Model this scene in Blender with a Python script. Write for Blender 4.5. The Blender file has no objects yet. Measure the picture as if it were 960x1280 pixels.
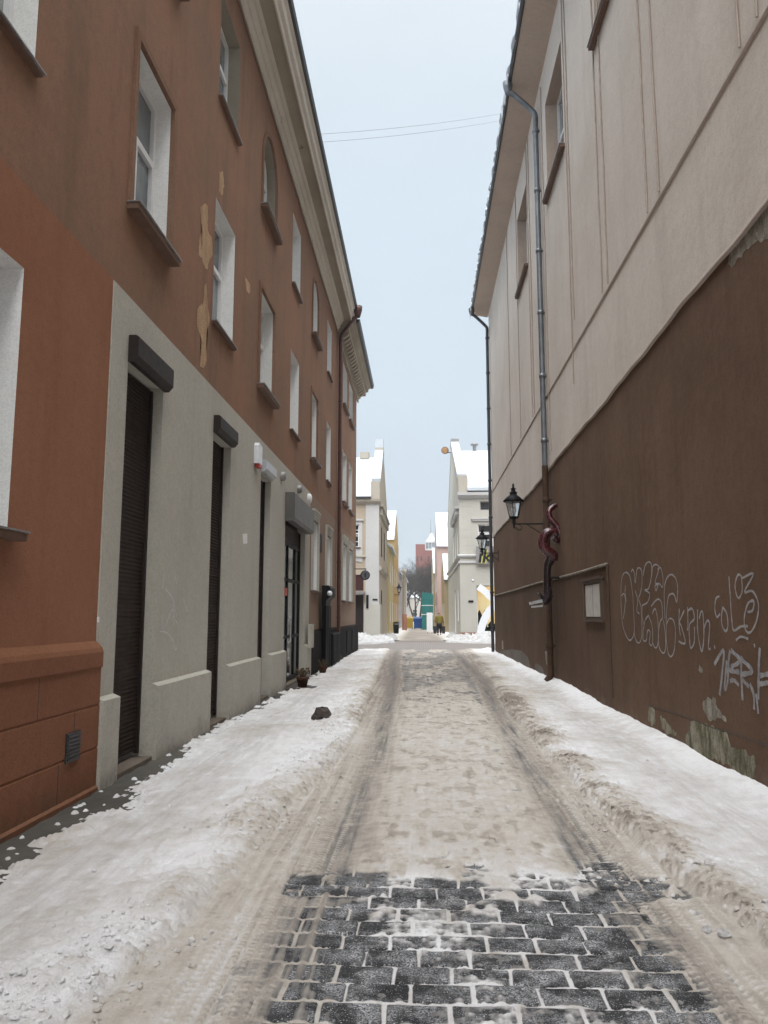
import bpy, bmesh, math, random
import numpy as np
from mathutils import Vector, Matrix

random.seed(7)
R_ = math.radians
scene = bpy.context.scene
COL = scene.collection

# ------------------------------------------------------------------ survey of the photograph
FPX = 962.0; CAM_H = 1.6
PITCH = math.atan(128 / FPX); YAW = math.atan(48 / math.hypot(FPX, 128))
_fw = Vector((-math.sin(YAW) * math.cos(PITCH), math.cos(YAW) * math.cos(PITCH), math.sin(PITCH)))
_rt = Vector((math.cos(YAW), math.sin(YAW), 0)); _up = _rt.cross(_fw)
def _ray(u, v): return _fw + _rt * ((u - 480) / FPX) + _up * ((640 - v) / FPX)
def on_x(u, v, X):
    d = _ray(u, v); t = X / d.x
    return Vector((X, d.y * t, CAM_H + d.z * t))
def on_y(u, v, Y):
    d = _ray(u, v); t = Y / d.y
    return Vector((d.x * t, Y, CAM_H + d.z * t))

XL, XR = -3.0, 2.95          # the two street fronts

# ------------------------------------------------------------------ materials
def new_mat(name):
    m = bpy.data.materials.new(name); m.use_nodes = True
    nt = m.node_tree; b = nt.nodes['Principled BSDF']
    return m, nt, b
def N(nt, t, **kw):
    n = nt.nodes.new(t)
    for k, v in kw.items():
        if k in n.inputs: n.inputs[k].default_value = v
        else: setattr(n, k, v)
    return n
def L(nt, a, b): nt.links.new(a, b)
def coords(nt, scale=(1, 1, 1)):
    tc = N(nt, 'ShaderNodeTexCoord'); mp = N(nt, 'ShaderNodeMapping')
    mp.inputs['Scale'].default_value = scale
    L(nt, tc.outputs['Object'], mp.inputs['Vector'])
    return mp.outputs['Vector']
def noise(nt, vec, scale, detail=4, rough=.55):
    n = N(nt, 'ShaderNodeTexNoise'); n.inputs['Scale'].default_value = scale
    n.inputs['Detail'].default_value = detail; n.inputs['Roughness'].default_value = rough
    L(nt, vec, n.inputs['Vector']); return n.outputs['Fac']
def ramp(nt, fac, a, b, ca=(0, 0, 0, 1), cb=(1, 1, 1, 1)):
    r = N(nt, 'ShaderNodeValToRGB'); e = r.color_ramp.elements
    e[0].position = a; e[1].position = b; e[0].color = ca; e[1].color = cb
    L(nt, fac, r.inputs['Fac']); return r.outputs['Color']
def mix(nt, fac, a, b, mode='MIX'):
    n = N(nt, 'ShaderNodeMix', data_type='RGBA', blend_type=mode)
    for sock, v in ((n.inputs[0], fac), (n.inputs[6], a), (n.inputs[7], b)):
        if isinstance(v, bpy.types.NodeSocket): L(nt, v, sock)
        elif isinstance(v, (int, float)): sock.default_value = v
        else: sock.default_value = (*v, 1) if len(v) == 3 else v
    return n.outputs[2]
def math_(nt, op, a, b=0.0):
    n = N(nt, 'ShaderNodeMath', operation=op)
    for sock, v in ((n.inputs[0], a), (n.inputs[1], b)):
        if isinstance(v, bpy.types.NodeSocket): L(nt, v, sock)
        else: sock.default_value = v
    return n.outputs[0]
def bump(nt, b, h, strength, dist, prev=None):
    n = N(nt, 'ShaderNodeBump'); n.inputs['Strength'].default_value = strength
    n.inputs['Distance'].default_value = dist; L(nt, h, n.inputs['Height'])
    if prev: L(nt, prev, n.inputs['Normal'])
    L(nt, n.outputs['Normal'], b.inputs['Normal']); return n.outputs['Normal']

def stucco(name, col, col2, grain=90, gb=.25, stain=.5, rough=.92, streak=.3, spots=0.0, spotcol=(.3, .27, .22), splash=None):
    """painted render: two tones wandering over the wall, rain streaks, a sandy grain"""
    m, nt, b = new_mat(name)
    v = coords(nt); vs = coords(nt, (1, 1, .12))
    big = ramp(nt, noise(nt, v, .55, 6, .62), .35, .68)
    c = mix(nt, big, col, col2)
    dk = tuple(x * .72 for x in col)
    st = ramp(nt, noise(nt, vs, 2.2, 5, .6), .52, .75)
    c = mix(nt, math_(nt, 'MULTIPLY', st, streak), c, dk)
    med = ramp(nt, noise(nt, v, 6, 5, .7), .4, .75)
    c = mix(nt, math_(nt, 'MULTIPLY', med, stain * .35), c, tuple(x * 1.25 for x in col2))
    fine = noise(nt, v, 62, 4, .75); mid = noise(nt, v, 17, 6, .75)
    c = mix(nt, math_(nt, 'MULTIPLY', ramp(nt, fine, .44, .66), .42), c, tuple(x * .55 for x in col))
    c = mix(nt, math_(nt, 'MULTIPLY', ramp(nt, mid, .48, .66), .34), c, tuple(x * .70 for x in col))
    if spots:
        sp = ramp(nt, noise(nt, v, 2.6, 7, .7), .68, .71)
        c = mix(nt, math_(nt, 'MULTIPLY', sp, spots), c, spotcol)
    if splash:     # dirt and salt thrown up from the pavement, a ragged tide line
        tc = N(nt, 'ShaderNodeTexCoord'); sp_ = N(nt, 'ShaderNodeSeparateXYZ'); L(nt, tc.outputs['Object'], sp_.inputs[0])
        zz_ = math_(nt, 'ADD', sp_.outputs['Z'], math_(nt, 'MULTIPLY', noise(nt, v, 1.7, 6, .7), .9))
        tide = ramp(nt, zz_, .38, .72, (1, 1, 1, 1), (0, 0, 0, 1))
        c = mix(nt, math_(nt, 'MULTIPLY', tide, math_(nt, 'MULTIPLY', ramp(nt, noise(nt, v, 11, 5, .7), .35, .6), .75)), c, splash)
    L(nt, c, b.inputs['Base Color']); b.inputs['Roughness'].default_value = rough
    b.inputs['Specular IOR Level'].default_value = .10
    n1 = bump(nt, b, noise(nt, v, 5, 4), .25, .03)
    bump(nt, b, noise(nt, v, grain, 4, .7), gb, .008, n1)
    return m
def plain(name, col, rough=.5, metal=0, var=.25, scale=8, bmp=.1, spec=.5):
    m, nt, b = new_mat(name); v = coords(nt)
    f = ramp(nt, noise(nt, v, scale, 6, .65), .35, .7)
    c = mix(nt, f, col, tuple(x * (1 - var) for x in col))
    L(nt, c, b.inputs['Base Color']); b.inputs['Metallic'].default_value = metal
    b.inputs['Specular IOR Level'].default_value = spec
    r = math_(nt, 'ADD', math_(nt, 'MULTIPLY', noise(nt, v, scale * 3), .25), rough - .12)
    L(nt, r, b.inputs['Roughness'])
    if bmp: bump(nt, b, noise(nt, v, scale * 5, 4), bmp, .01)
    return m

M = {}
M['brown'] = stucco('brown_stucco', (.222, .136, .094), (.292, .156, .098), stain=.8, streak=.8)
M['ground_brown'] = stucco('ground_brown_stucco', (.25, .17, .125), (.285, .20, .15), stain=.5, streak=.35)
M['orange'] = stucco('orange_stucco', (.275, .124, .072), (.312, .150, .092), stain=.7, streak=.5, grain=70, gb=.5)
M['orange_plinth'] = stucco('orange_plinth_stucco', (.212, .092, .051), (.252, .116, .068), stain=.7, streak=.6, grain=60, gb=.5, spots=.25, spotcol=(.10, .05, .03), splash=(.105, .075, .05))
M['grey'] = stucco('grey_stucco', (.43, .41, .355), (.485, .462, .405), stain=.6, streak=.35, gb=.12, splash=(.20, .185, .155))
M['dark_plinth'] = stucco('dark_plinth_stucco', (.011, .008, .0075), (.017, .012, .011), rough=.9)
M['repaint'] = stucco('repainted_brown', (.092, .057, .038), (.134, .085, .058), stain=.6, streak=.6, gb=.2, splash=(.20, .17, .145))
M['beige'] = stucco('beige_stucco', (.54, .485, .43), (.64, .58, .525), stain=.6, streak=.42)
M['dark_brown'] = stucco('dark_brown_stucco', (.112, .069, .045), (.166, .105, .070), stain=.7, streak=.6, gb=.25, splash=(.21, .18, .15))
M['soffit'] = stucco('soffit_paint', (.46, .37, .30), (.52, .42, .35), stain=.5, spots=.3, spotcol=(.15, .11, .08))
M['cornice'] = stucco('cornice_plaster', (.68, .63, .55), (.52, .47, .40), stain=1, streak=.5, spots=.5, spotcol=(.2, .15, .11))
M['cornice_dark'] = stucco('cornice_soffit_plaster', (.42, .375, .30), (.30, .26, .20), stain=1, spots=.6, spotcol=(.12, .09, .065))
M['reveal'] = stucco('white_reveal', (.82, .82, .81), (.77, .77, .75), gb=.1, stain=.2, streak=.15, spots=.12, spotcol=(.4, .36, .3))
M['reveal_worn'] = stucco('worn_reveal', (.72, .72, .70), (.66, .66, .63), gb=.15, spots=.8, spotcol=(.25, .14, .09))
M['reveal_old'] = stucco('old_reveal', (.33, .30, .245), (.26, .23, .18), gb=.3, spots=.5, spotcol=(.5, .46, .4))
M['pvc'] = plain('window_frame_white', (.78, .78, .78), .35, var=.08)
M['sill_metal'] = plain('sill_metal', (.28, .27, .265), .45, .3)
M['sill_brown'] = plain('sill_brown', (.16, .09, .058), .7)
M['trim_brown'] = stucco('trim_brown', (.19, .10, .062), (.27, .17, .12), spots=.5, spotcol=(.42, .34, .28))
M['shutter'] = plain('shutter_slats', (.026, .016, .012), .6, var=.2, scale=3, spec=.15)
M['shutter_box'] = plain('shutter_box', (.026, .018, .016), .55, var=.3, scale=5, spec=.25)
M['shutter_grey'] = plain('shutter_box_grey', (.105, .098, .09), .5, var=.2, scale=2)
M['metal_white'] = plain('white_metal', (.75, .77, .80), .4)
M['black_metal'] = plain('black_metal', (.008, .008, .009), .55, var=.3, spec=.12)
M['black_gloss'] = plain('black_gloss', (.005, .0045, .005), .7, spec=.08)
M['gutter'] = plain('gutter_dark', (.022, .018, .020), .5)
M['pipe_brown'] = plain('drainpipe_brown', (.085, .028, .020), .45, .0, var=.5)
M['pipe_grey'] = plain('drainpipe_zinc', (.20, .215, .235), .42, .6, var=.4, scale=3)
M['pipe_dark'] = plain('drainpipe_dark', (.05, .05, .055), .5, .3)
M['cable'] = plain('cable_paint', (.42, .345, .295), .7)
M['mould'] = stucco('moulding_plaster', (.50, .425, .37), (.44, .37, .32))
M['red_gloss'] = plain('oxblood_gloss', (.065, .005, .009), .28, var=.6, scale=9, spec=.8)
M['dark_scale'] = plain('dark_scaly', (.020, .010, .011), .25, var=.5, scale=14)
M['silver'] = plain('silver_metal', (.55, .57, .58), .3, .6, var=.3)
M['lamp_pane'] = None
M['plaster_ochre'] = stucco('exposed_ochre_plaster', (.46, .27, .145), (.52, .33, .19), gb=.5, spots=.5, spotcol=(.3, .15, .09))
M['plaster_grey'] = stucco('exposed_grey_plaster', (.36, .33, .275), (.20, .185, .15), gb=1, stain=1.2, spots=.9, spotcol=(.08, .06, .045))
M['plaster_moss'] = stucco('mossy_plaster', (.30, .28, .21), (.15, .14, .085), gb=1, stain=1.4, spots=.9, spotcol=(.06, .06, .025))
def bare(name, light, dark, moss):
    m, nt, b = new_mat(name); v = coords(nt); vs = coords(nt, (1, 1, .35))
    c = mix(nt, ramp(nt, noise(nt, v, 7, 6, .75), .42, .60), light, dark)
    c = mix(nt, math_(nt, 'MULTIPLY', ramp(nt, noise(nt, vs, 4.5, 6, .75), .47, .62), .9), c, moss)
    c = mix(nt, math_(nt, 'MULTIPLY', ramp(nt, noise(nt, v, 38, 5, .8), .50, .62), .6), c, tuple(x * .5 for x in dark))
    L(nt, c, b.inputs['Base Color']); b.inputs['Roughness'].default_value = .95; b.inputs['Specular IOR Level'].default_value = .1
    bump(nt, b, noise(nt, v, 30, 6, .8), 1, .03); return m
M['plaster_grey'] = bare('exposed_grey_plaster', (.42, .39, .33), (.25, .225, .185), (.16, .135, .10))
M['plaster_moss'] = bare('mossy_plaster', (.40, .37, .29), (.24, .22, .155), (.085, .08, .035))
M['plaster_ochre'] = bare('exposed_ochre_plaster', (.56, .38, .235), (.50, .33, .195), (.42, .26, .15))
M['paint_edge'] = stucco('flaked_paint_edge', (.30, .20, .14), (.36, .25, .18), gb=.6, stain=1)
M['damp'] = stucco('damp_patch', (.19, .165, .145), (.13, .11, .095), gb=.4, stain=1)
M['spray'] = plain('spray_paint', (.38, .365, .36), .6, var=.45, scale=14, bmp=0)
M['spray_fat'] = plain('spray_paint_fat', (.35, .34, .35), .6, var=.55, scale=12, bmp=0)
M['spray_pale'] = plain('spray_paint_pale', (.60, .60, .61), .6, var=.25, scale=10, bmp=0)
M['roofsnow'] = None
M['dirt'] = plain('clod_dirt', (.075, .058, .050), .8, var=.7, scale=20, bmp=.6)
M['terracotta'] = plain('pot_clay', (.085, .040, .026), .8, spec=.1)
M['dead_plant'] = plain('dry_plant', (.085, .055, .025), .9)
M['foot_brown'] = plain('foot_brown', (.070, .042, .028), .8, spec=.1)
M['paper'] = plain('notice_paper', (.50, .48, .44), .5, var=.25, scale=6)
M['case_brown'] = plain('case_brown', (.085, .055, .040), .6, spec=.25)
M['red_paint'] = plain('red_paint', (.42, .04, .03), .45)
M['wood_door'] = plain('door_dark', (.030, .018, .016), .45)
M['maroon'] = plain('maroon_panel', (.055, .014, .016), .5)

def glass_mat(name, col, rough=.06):
    m, nt, b = new_mat(name); v = coords(nt)
    c = mix(nt, ramp(nt, noise(nt, v, 1.3, 3), .35, .65), col, tuple(x * 1.9 + .01 for x in col))
    L(nt, c, b.inputs['Base Color']); b.inputs['Roughness'].default_value = rough
    b.inputs['Specular IOR Level'].default_value = .7
    bump(nt, b, noise(nt, v, 2.5, 2), .06, .03)
    return m
M['pane'] = glass_mat('window_pane', (.10, .115, .125))
M['pane_dark'] = glass_mat('window_pane_dark', (.012, .014, .016))
M['pane_curtain'] = glass_mat('curtained_pane', (.20, .22, .20), .12)

def snow_simple(name, col=(.86, .87, .89), bmp=.5, scale=6):
    m, nt, b = new_mat(name); v = coords(nt)
    c = mix(nt, ramp(nt, noise(nt, v, scale, 5), .3, .75), col, tuple(x * .93 for x in col))
    L(nt, c, b.inputs['Base Color']); b.inputs['Roughness'].default_value = .85
    b.inputs['Specular IOR Level'].default_value = .2
    bump(nt, b, noise(nt, v, scale * 2, 6, .65), bmp, .05)
    return m
M['roofsnow'] = snow_simple('roof_snow', (.50, .54, .58), bmp=.4, scale=2)
M['heapsnow'] = snow_simple('heap_snow', (.52, .515, .51), 1.0, 9)

def lamp_glass():
    m, nt, b = new_mat('lantern_glass')
    b.inputs['Base Color'].default_value = (.82, .84, .86, 1)
    b.inputs['Roughness'].default_value = .18
    b.inputs['Transmission Weight'].default_value = .75
    b.inputs['IOR'].default_value = 1.15
    return m
M['lamp_pane'] = lamp_glass()

# the orange ground floor is repainted up to a loose edge: brown above, orange-red below
def two_tone():
    m = stucco('repainted_stucco', (.255, .098, .050), (.29, .118, .064), stain=.6, streak=.4)
    return m

# ------------------------------------------------------------------ mesh builder
class MB:
    def __init__(s): s.v = []; s.f = []; s.m = []; s.cur = 0; s.smooth = []
        # cur: material slot for the faces that follow
    def add(s, vs, fs, smooth=False):
        o = len(s.v); s.v += [tuple(p) for p in vs]
        for f in fs:
            s.f.append([o + i for i in f]); s.m.append(s.cur); s.smooth.append(smooth)
    def poly(s, pts): s.add(pts, [list(range(len(pts)))])
    def box(s, x0, x1, y0, y1, z0, z1):
        x0, x1 = sorted((x0, x1)); y0, y1 = sorted((y0, y1)); z0, z1 = sorted((z0, z1))
        v = [(x, y, z) for x in (x0, x1) for y in (y0, y1) for z in (z0, z1)]
        s.add(v, [(0, 1, 3, 2), (4, 6, 7, 5), (0, 4, 5, 1), (2, 3, 7, 6), (0, 2, 6, 4), (1, 5, 7, 3)])
    def obox(s, c, ax, ay, az):
        c = Vector(c); ax, ay, az = Vector(ax), Vector(ay), Vector(az)
        v = [c + ax * i + ay * j + az * k for i in (-1, 1) for j in (-1, 1) for k in (-1, 1)]
        s.add(v, [(0, 1, 3, 2), (4, 6, 7, 5), (0, 4, 5, 1), (2, 3, 7, 6), (0, 2, 6, 4), (1, 5, 7, 3)])
    def extrude(s, prof, fn, a, b):
        """profile points pushed from a to b; fn(p, t) gives the 3-D point"""
        n = len(prof)
        v = [fn(p, a) for p in prof] + [fn(p, b) for p in prof]
        s.add(v, [(i, (i + 1) % n, n + (i + 1) % n, n + i) for i in range(n)] + [list(range(n))[::-1], list(range(n, 2 * n))])
    def tube(s, path, r, n=8, cap=True, smooth=True):
        path = [Vector(p) for p in path]; k = len(path)
        rs = r if isinstance(r, (list, tuple)) else [r] * k
        t = (path[1] - path[0]).normalized()
        u = t.orthogonal().normalized(); vs = []
        for i, p in enumerate(path):
            if i == 0: t = path[1] - path[0]
            elif i == k - 1: t = path[-1] - path[-2]
            else: t = (path[i + 1] - path[i]).normalized() + (path[i] - path[i - 1]).normalized()
            t = t.normalized() if t.length > 1e-9 else Vector((0, 0, 1))
            u = (u - t * u.dot(t)); u = u.normalized() if u.length > 1e-6 else t.orthogonal().normalized()
            w = t.cross(u)
            for j in range(n):
                a = 2 * math.pi * j / n
                vs.append(p + (u * math.cos(a) + w * math.sin(a)) * rs[i])
        fs = [(i * n + j, i * n + (j + 1) % n, (i + 1) * n + (j + 1) % n, (i + 1) * n + j) for i in range(k - 1) for j in range(n)]
        s.add(vs, fs, smooth)
        if cap:
            s.add([vs[j] for j in range(n)], [list(range(n))]); s.add([vs[(k - 1) * n + j] for j in range(n)], [list(range(n))])
    def lathe(s, prof, c, n=16, axis=(0, 0, 1), smooth=True):
        ax = Vector(axis).normalized(); u = ax.orthogonal().normalized()
        if abs(ax.z) > .99: u = Vector((1, 0, 0))
        w = ax.cross(u); c = Vector(c); k = len(prof)
        vs = [c + ax * z + (u * math.cos(2 * math.pi * j / n) + w * math.sin(2 * math.pi * j / n)) * r for r, z in prof for j in range(n)]
        fs = [(i * n + j, i * n + (j + 1) % n, (i + 1) * n + (j + 1) % n, (i + 1) * n + j) for i in range(k - 1) for j in range(n)]
        s.add(vs, fs, smooth)
    def build(s, name, mats, parent=None, at=None):
        if not isinstance(mats, (list, tuple)): mats = [mats]
        off = Vector((0, 0, 0)); p = parent
        while p is not None: off += p.location; p = p.parent
        if at is not None: off = off + Vector(at)
        me = bpy.data.meshes.new(name)
        me.from_pydata([tuple(Vector(v) - off) for v in s.v], [], s.f)
        for m in mats: me.materials.append(m)
        me.polygons.foreach_set('material_index', s.m)
        me.polygons.foreach_set('use_smooth', s.smooth)
        me.update()
        o = bpy.data.objects.new(name, me); COL.objects.link(o)
        if at is not None: o.location = at
        if parent is not None: o.parent = parent
        return o

def tag(o, label, cat, group=None):
    o['label'] = label; o['category'] = cat
    if group: o['group'] = group
    return o
def thing(name, loc, label, cat, group=None):
    o = bpy.data.objects.new(name, None); COL.objects.link(o); o.location = loc
    o.empty_display_size = .2
    return tag(o, label, cat, group)
def struct(o): o['kind'] = 'structure'; return o
def children(o): return [c for c in bpy.data.objects if c.parent is o]
def copy_tree(o, parent=None):
    c = o.copy(); COL.objects.link(c); c.parent = parent
    for ch in children(o): copy_tree(ch, c)
    return c

# ------------------------------------------------------------------ walls with openings and windows
def outline(y0, y1, z0, z1, arch, k=0.0, n=14):
    y0 += k; y1 -= k; z0 += k; z1 -= k
    if not arch: return [(y0, z0), (y1, z0), (y1, z1), (y0, z1)]
    r = (y1 - y0) / 2; c = (y0 + y1) / 2
    pts = [(y0, z0), (y1, z0)]
    for i in range(n + 1):
        a = math.pi * i / n; pts.append((c + r * math.cos(a), z1 - r + r * math.sin(a)))
    return pts
def wall_sheet(mb, place, a0, a1, z0, z1, holes):
    """place(a, z) -> 3-D point; holes are (a0, a1, z0, z1, arch)"""
    ys = sorted({a0, a1, *[h[0] for h in holes], *[h[1] for h in holes]})
    zs = sorted({z0, z1, *[h[2] for h in holes], *[h[3] for h in holes]})
    ys = [y for y in ys if a0 <= y <= a1]; zs = [z for z in zs if z0 <= z <= z1]
    for i in range(len(ys) - 1):
        for j in range(len(zs) - 1):
            cy = (ys[i] + ys[i + 1]) / 2; cz = (zs[j] + zs[j + 1]) / 2
            if any(h[0] < cy < h[1] and h[2] < cz < h[3] for h in holes): continue
            mb.poly([place(ys[i], zs[j]), place(ys[i + 1], zs[j]), place(ys[i + 1], zs[j + 1]), place(ys[i], zs[j + 1])])
    for h in holes:
        if len(h) > 4 and h[4]:
            pts = outline(*h[:4], True)[2:]; half = len(pts) // 2
            for k in range(len(pts) - 1):
                cor = (h[1], h[3]) if k < half else (h[0], h[3])
                mb.poly([place(*pts[k]), place(*pts[k + 1]), place(*cor)])
def ring(mb, place, pa, da, pb, db):
    n = len(pa)
    for i in range(n):
        j = (i + 1) % n
        mb.poly([place(*pa[i], da), place(*pa[j], da), place(*pb[j], db), place(*pb[i], db)])

def window(parent, place, y0, y1, z0, z1, d=.2, arch=False, reveal='reveal', pane='pane', trim=False, sill='thin',
           transom=.6, mullion=True, frame='pvc', fw=.065, kind='window', grid=None):
    """place(a, z, depth): depth > 0 goes into the wall, < 0 stands proud of it"""
    mb = MB()
    o0 = outline(y0, y1, z0, z1, arch); o1 = outline(y0, y1, z0, z1, arch, fw)
    mb.cur = 1; ring(mb, place, o0, 0, o0, d)
    mb.cur = 0
    ring(mb, place, o0, d - .004, o1, d - .004); ring(mb, place, o1, d - .004, o1, d + .05)
    bars = []
    zt = z0 + (z1 - z0) * transom
    if transom: bars.append((y0 + fw, y1 - fw, zt - .04, zt + .04))
    ym = (y0 + y1) / 2
    top = z1 - fw
    if mullion: bars.append((ym - .04, ym + .04, z0 + fw, zt - .04 if transom else top))
    for b in bars:
        p = [(b[0], b[2]), (b[1], b[2]), (b[1], b[3]), (b[0], b[3])]
        mb.poly([place(*q, d - .002) for q in p]); ring(mb, place, p, d - .002, p, d + .05)
    if grid:
        for gz in range(1, grid):
            z = z0 + (z1 - z0) * gz / grid; p = [(y0 + fw, z - .02), (y1 - fw, z - .02), (y1 - fw, z + .02), (y0 + fw, z + .02)]
            mb.poly([place(*q, d + .012) for q in p]); ring(mb, place, p, d + .012, p, d + .05)
    w = mb.build(kind, [M[frame], M[reveal]], parent)
    pm = MB(); pm.poly([place(*q, d + .045) for q in o1]); pm.build('pane', M[pane], w)
    if trim:
        t = MB(); oa = outline(y0 - .085, y1 + .085, z0, z1 + .085, arch); ob = outline(y0 + .001, y1 - .001, z0 + .001, z1 - .001, arch)
        n = len(oa)
        for i in range(1, n):
            j = (i + 1) % n
            t.poly([place(*oa[i], -.035), place(*oa[j], -.035), place(*ob[j], -.035), place(*ob[i], -.035)])
            t.poly([place(*oa[i], -.035), place(*oa[j], -.035), place(*oa[j], .01), place(*oa[i], .01)])
            t.poly([place(*ob[i], -.035), place(*ob[j], -.035), place(*ob[j], .02), place(*ob[i], .02)])
        t.build('surround', M['trim_brown'], w)
    if sill:
        th, pr, ex = {'thin': (.03, .06, .03), 'thick': (.075, .13, .10), 'slab': (.07, .10, .10)}[sill]
        s = MB()
        def slab(za, zb, pa, ea, da):
            q = [(y0 - ea, za), (y1 + ea, za), (y1 + ea, zb), (y0 - ea, zb)]
            s.poly([place(*c, -pa) for c in q]); s.poly([place(*c, da) for c in q]); ring(s, place, q, -pa, q, da)
        s.cur = 0; slab(z0 - th, z0 - .012, pr, ex, -.002)
        s.cur = 1; slab(z0 - .010, z0 + .004, pr + .02, ex + .012, -.004)
        q = [place(y0 + .003, z0 + .008, -.004), place(y1 - .003, z0 + .008, -.004), place(y1 - .003, z0 + .028, d - .01), place(y0 + .003, z0 + .028, d - .01)]
        s.poly(q)
        s.build('sill', [M['sill_brown'], M['sill_metal']], w)
    return w

def smooth_path(pts, n=6, closed=False):
    P = [Vector(p) for p in pts]; out = []
    for i in range(len(P) - 1):
        p0 = P[max(i - 1, 0)]; p1 = P[i]; p2 = P[i + 1]; p3 = P[min(i + 2, len(P) - 1)]
        for k in range(n):
            t = k / n
            out.append(.5 * ((2 * p1) + (p2 - p0) * t + (2 * p0 - 5 * p1 + 4 * p2 - p3) * t * t + (3 * p1 - p0 - 3 * p2 + p3) * t ** 3))
    out.append(P[-1]); return out

# ================================================================== LEFT: terracotta building
def LP(a, z, d=0.0): return (XL - d, a, z)
Y_END1 = 26.62
bA = thing('apartment_building', (XL, 9, 0), 'long brown stucco building with roller shutters and flaking paint, left side of the street', 'building')
cols = [(-5.4, -4.2), (-2.2, -1.0), (1.0, 2.2), (4.15, 5.36), (7.36, 8.52), (10.5, 11.68), (13.62, 14.98), (17.05, 18.22), (20.32, 21.52), (23.72, 24.85)]
styleB = [True, False, True, False, True, False, True, False, True, False]
Z2, Z3 = (5.80, 7.70), (9.32, 11.05)
upper = []
for (a, b), sty in zip(cols, styleB):
    upper.append((a, b, Z2[0], Z2[1], False)); upper.append((a, b, Z3[0], Z3[1], sty))
ZG = 4.85
mb = MB()
wall_sheet(mb, LP, -8, Y_END1, ZG, 11.75, upper)
for y in (-8, Y_END1): mb.poly([(XL, y, 0), (XL - 9, y, 0), (XL - 9, y, 12.6), (XL, y, 12.6)])
mb.poly([(XL - 9, -8, 0), (XL - 9, Y_END1, 0), (XL - 9, Y_END1, 12.6), (XL - 9, -8, 12.6)])
mb.build('wall', M['brown'], bA)
rf = MB(); rf.poly([(XL + .66, -8.3, 12.64), (XL + .66, Y_END1, 12.64), (XL - 4.5, Y_END1, 15.6), (XL - 4.5, -8.3, 15.6)])
rf.poly([(XL - 9.6, -8.3, 12.64), (XL - 9.6, Y_END1, 12.64), (XL - 4.5, Y_END1, 15.6), (XL - 4.5, -8.3, 15.6)])
rf.build('roof', M['roofsnow'], bA)
# cornice
prof = [(0, 11.75), (.05, 11.70), (.05, 11.84), (.10, 11.87), (.10, 11.97), (.17, 12.02), (.19, 12.10), (.25, 12.13)]
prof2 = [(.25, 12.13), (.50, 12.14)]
prof3 = [(.50, 12.14), (.50, 12.08), (.53, 12.08), (.54, 12.2), (.60, 12.24), (.60, 12.46), (.66, 12.5), (.66, 12.63), (0, 12.63)]
c = MB()
def sweep(mb, pr, y0, y1):
    for i in range(len(pr) - 1):
        (x0, z0), (x1, z1) = pr[i], pr[i + 1]
        mb.poly([(XL + x0, y0, z0), (XL + x1, y0, z1), (XL + x1, y1, z1), (XL + x0, y1, z0)])
def cornice(mb, y0, y1):
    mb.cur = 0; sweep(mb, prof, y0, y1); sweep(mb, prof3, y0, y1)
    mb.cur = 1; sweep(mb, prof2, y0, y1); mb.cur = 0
    for y in (y0, y1):
        mb.poly([(XL + x, y, z) for x, z in prof + prof3])
cornice(c, -8, Y_END1)
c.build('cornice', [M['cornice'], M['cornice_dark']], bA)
g = MB(); gp = [(.62, 12.52), (.66, 12.50), (.71, 12.53), (.735, 12.62), (.715, 12.63), (.68, 12.58), (.665, 12.61)]
g.extrude(gp, lambda p, t: (XL + p[0], t, p[1]), -8, 27.0)
g.build('gutter', M['gutter'], bA)
# windows of the upper floors
for i, ((a, b), sty) in enumerate(zip(cols, styleB)):
    worn = i == 6
    window(bA, LP, a, b, *Z2, trim=sty, sill='thick' if sty else 'thin', reveal='reveal_worn' if worn else 'reveal', pane='pane' if i % 3 else 'pane_curtain')
    window(bA, LP, a, b, *Z3, arch=sty, trim=sty, sill='thick' if sty else 'thin',
           reveal='reveal_old' if i in (5, 6) else 'reveal', pane='pane' if i % 2 else 'pane_curtain', mullion=not sty)
# orange ground floor, y < 7.05
YO = 7.03
og = [(-2.6, -1.4, 2.2, 4.2), (1.2, 2.4, 2.2, 4.2), (4.2, 5.40, 2.2, 4.2)]
mb = MB(); wall_sheet(mb, LP, -8, YO, 1.30, ZG - .0, og)
mb.build('ground_floor_wall', M['orange'], bA)
for h in og: window(bA, LP, *h, sill='slab', transom=.7)
pl = MB()
pp = [(0, 1.36), (.055, 1.30), (.07, 1.26), (.07, 1.13), (.055, 1.115), (.055, .80), (.045, .793), (.045, .783), (.055, .775), (.055, .42), (.045, .413), (.045, .403), (.055, .395), (.055, .08), (.075, .06), (.075, -.1), (0, -.1)]
pl.extrude(pp, lambda p, t: (XL + p[0], t, p[1]), -8, YO + .02)
po = pl.build('plinth', M['orange_plinth'], bA)
for (za, zb, ys) in ((.80, 1.11, (5.9, 4.2, 2.2)), (.42, .775, (4.9, 3.2, 6.55)), (.08, .395, (6.3, 5.4, 3.9))):
    for y in ys:
        jm = MB(); jm.box(XL + .0551, XL + .0562, y - .005, y + .005, za, zb); jm.build('plinth_joint', M['dirt'], po)
gr = MB(); gr.box(XL + .056, XL + .068, 6.40, 6.66, .38, .62)
for k in range(7): gr.box(XL + .068, XL + .076, 6.415, 6.645, .40 + k * .031, .413 + k * .031)
gr.build('vent_grille', M['gutter'], bA)
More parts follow.
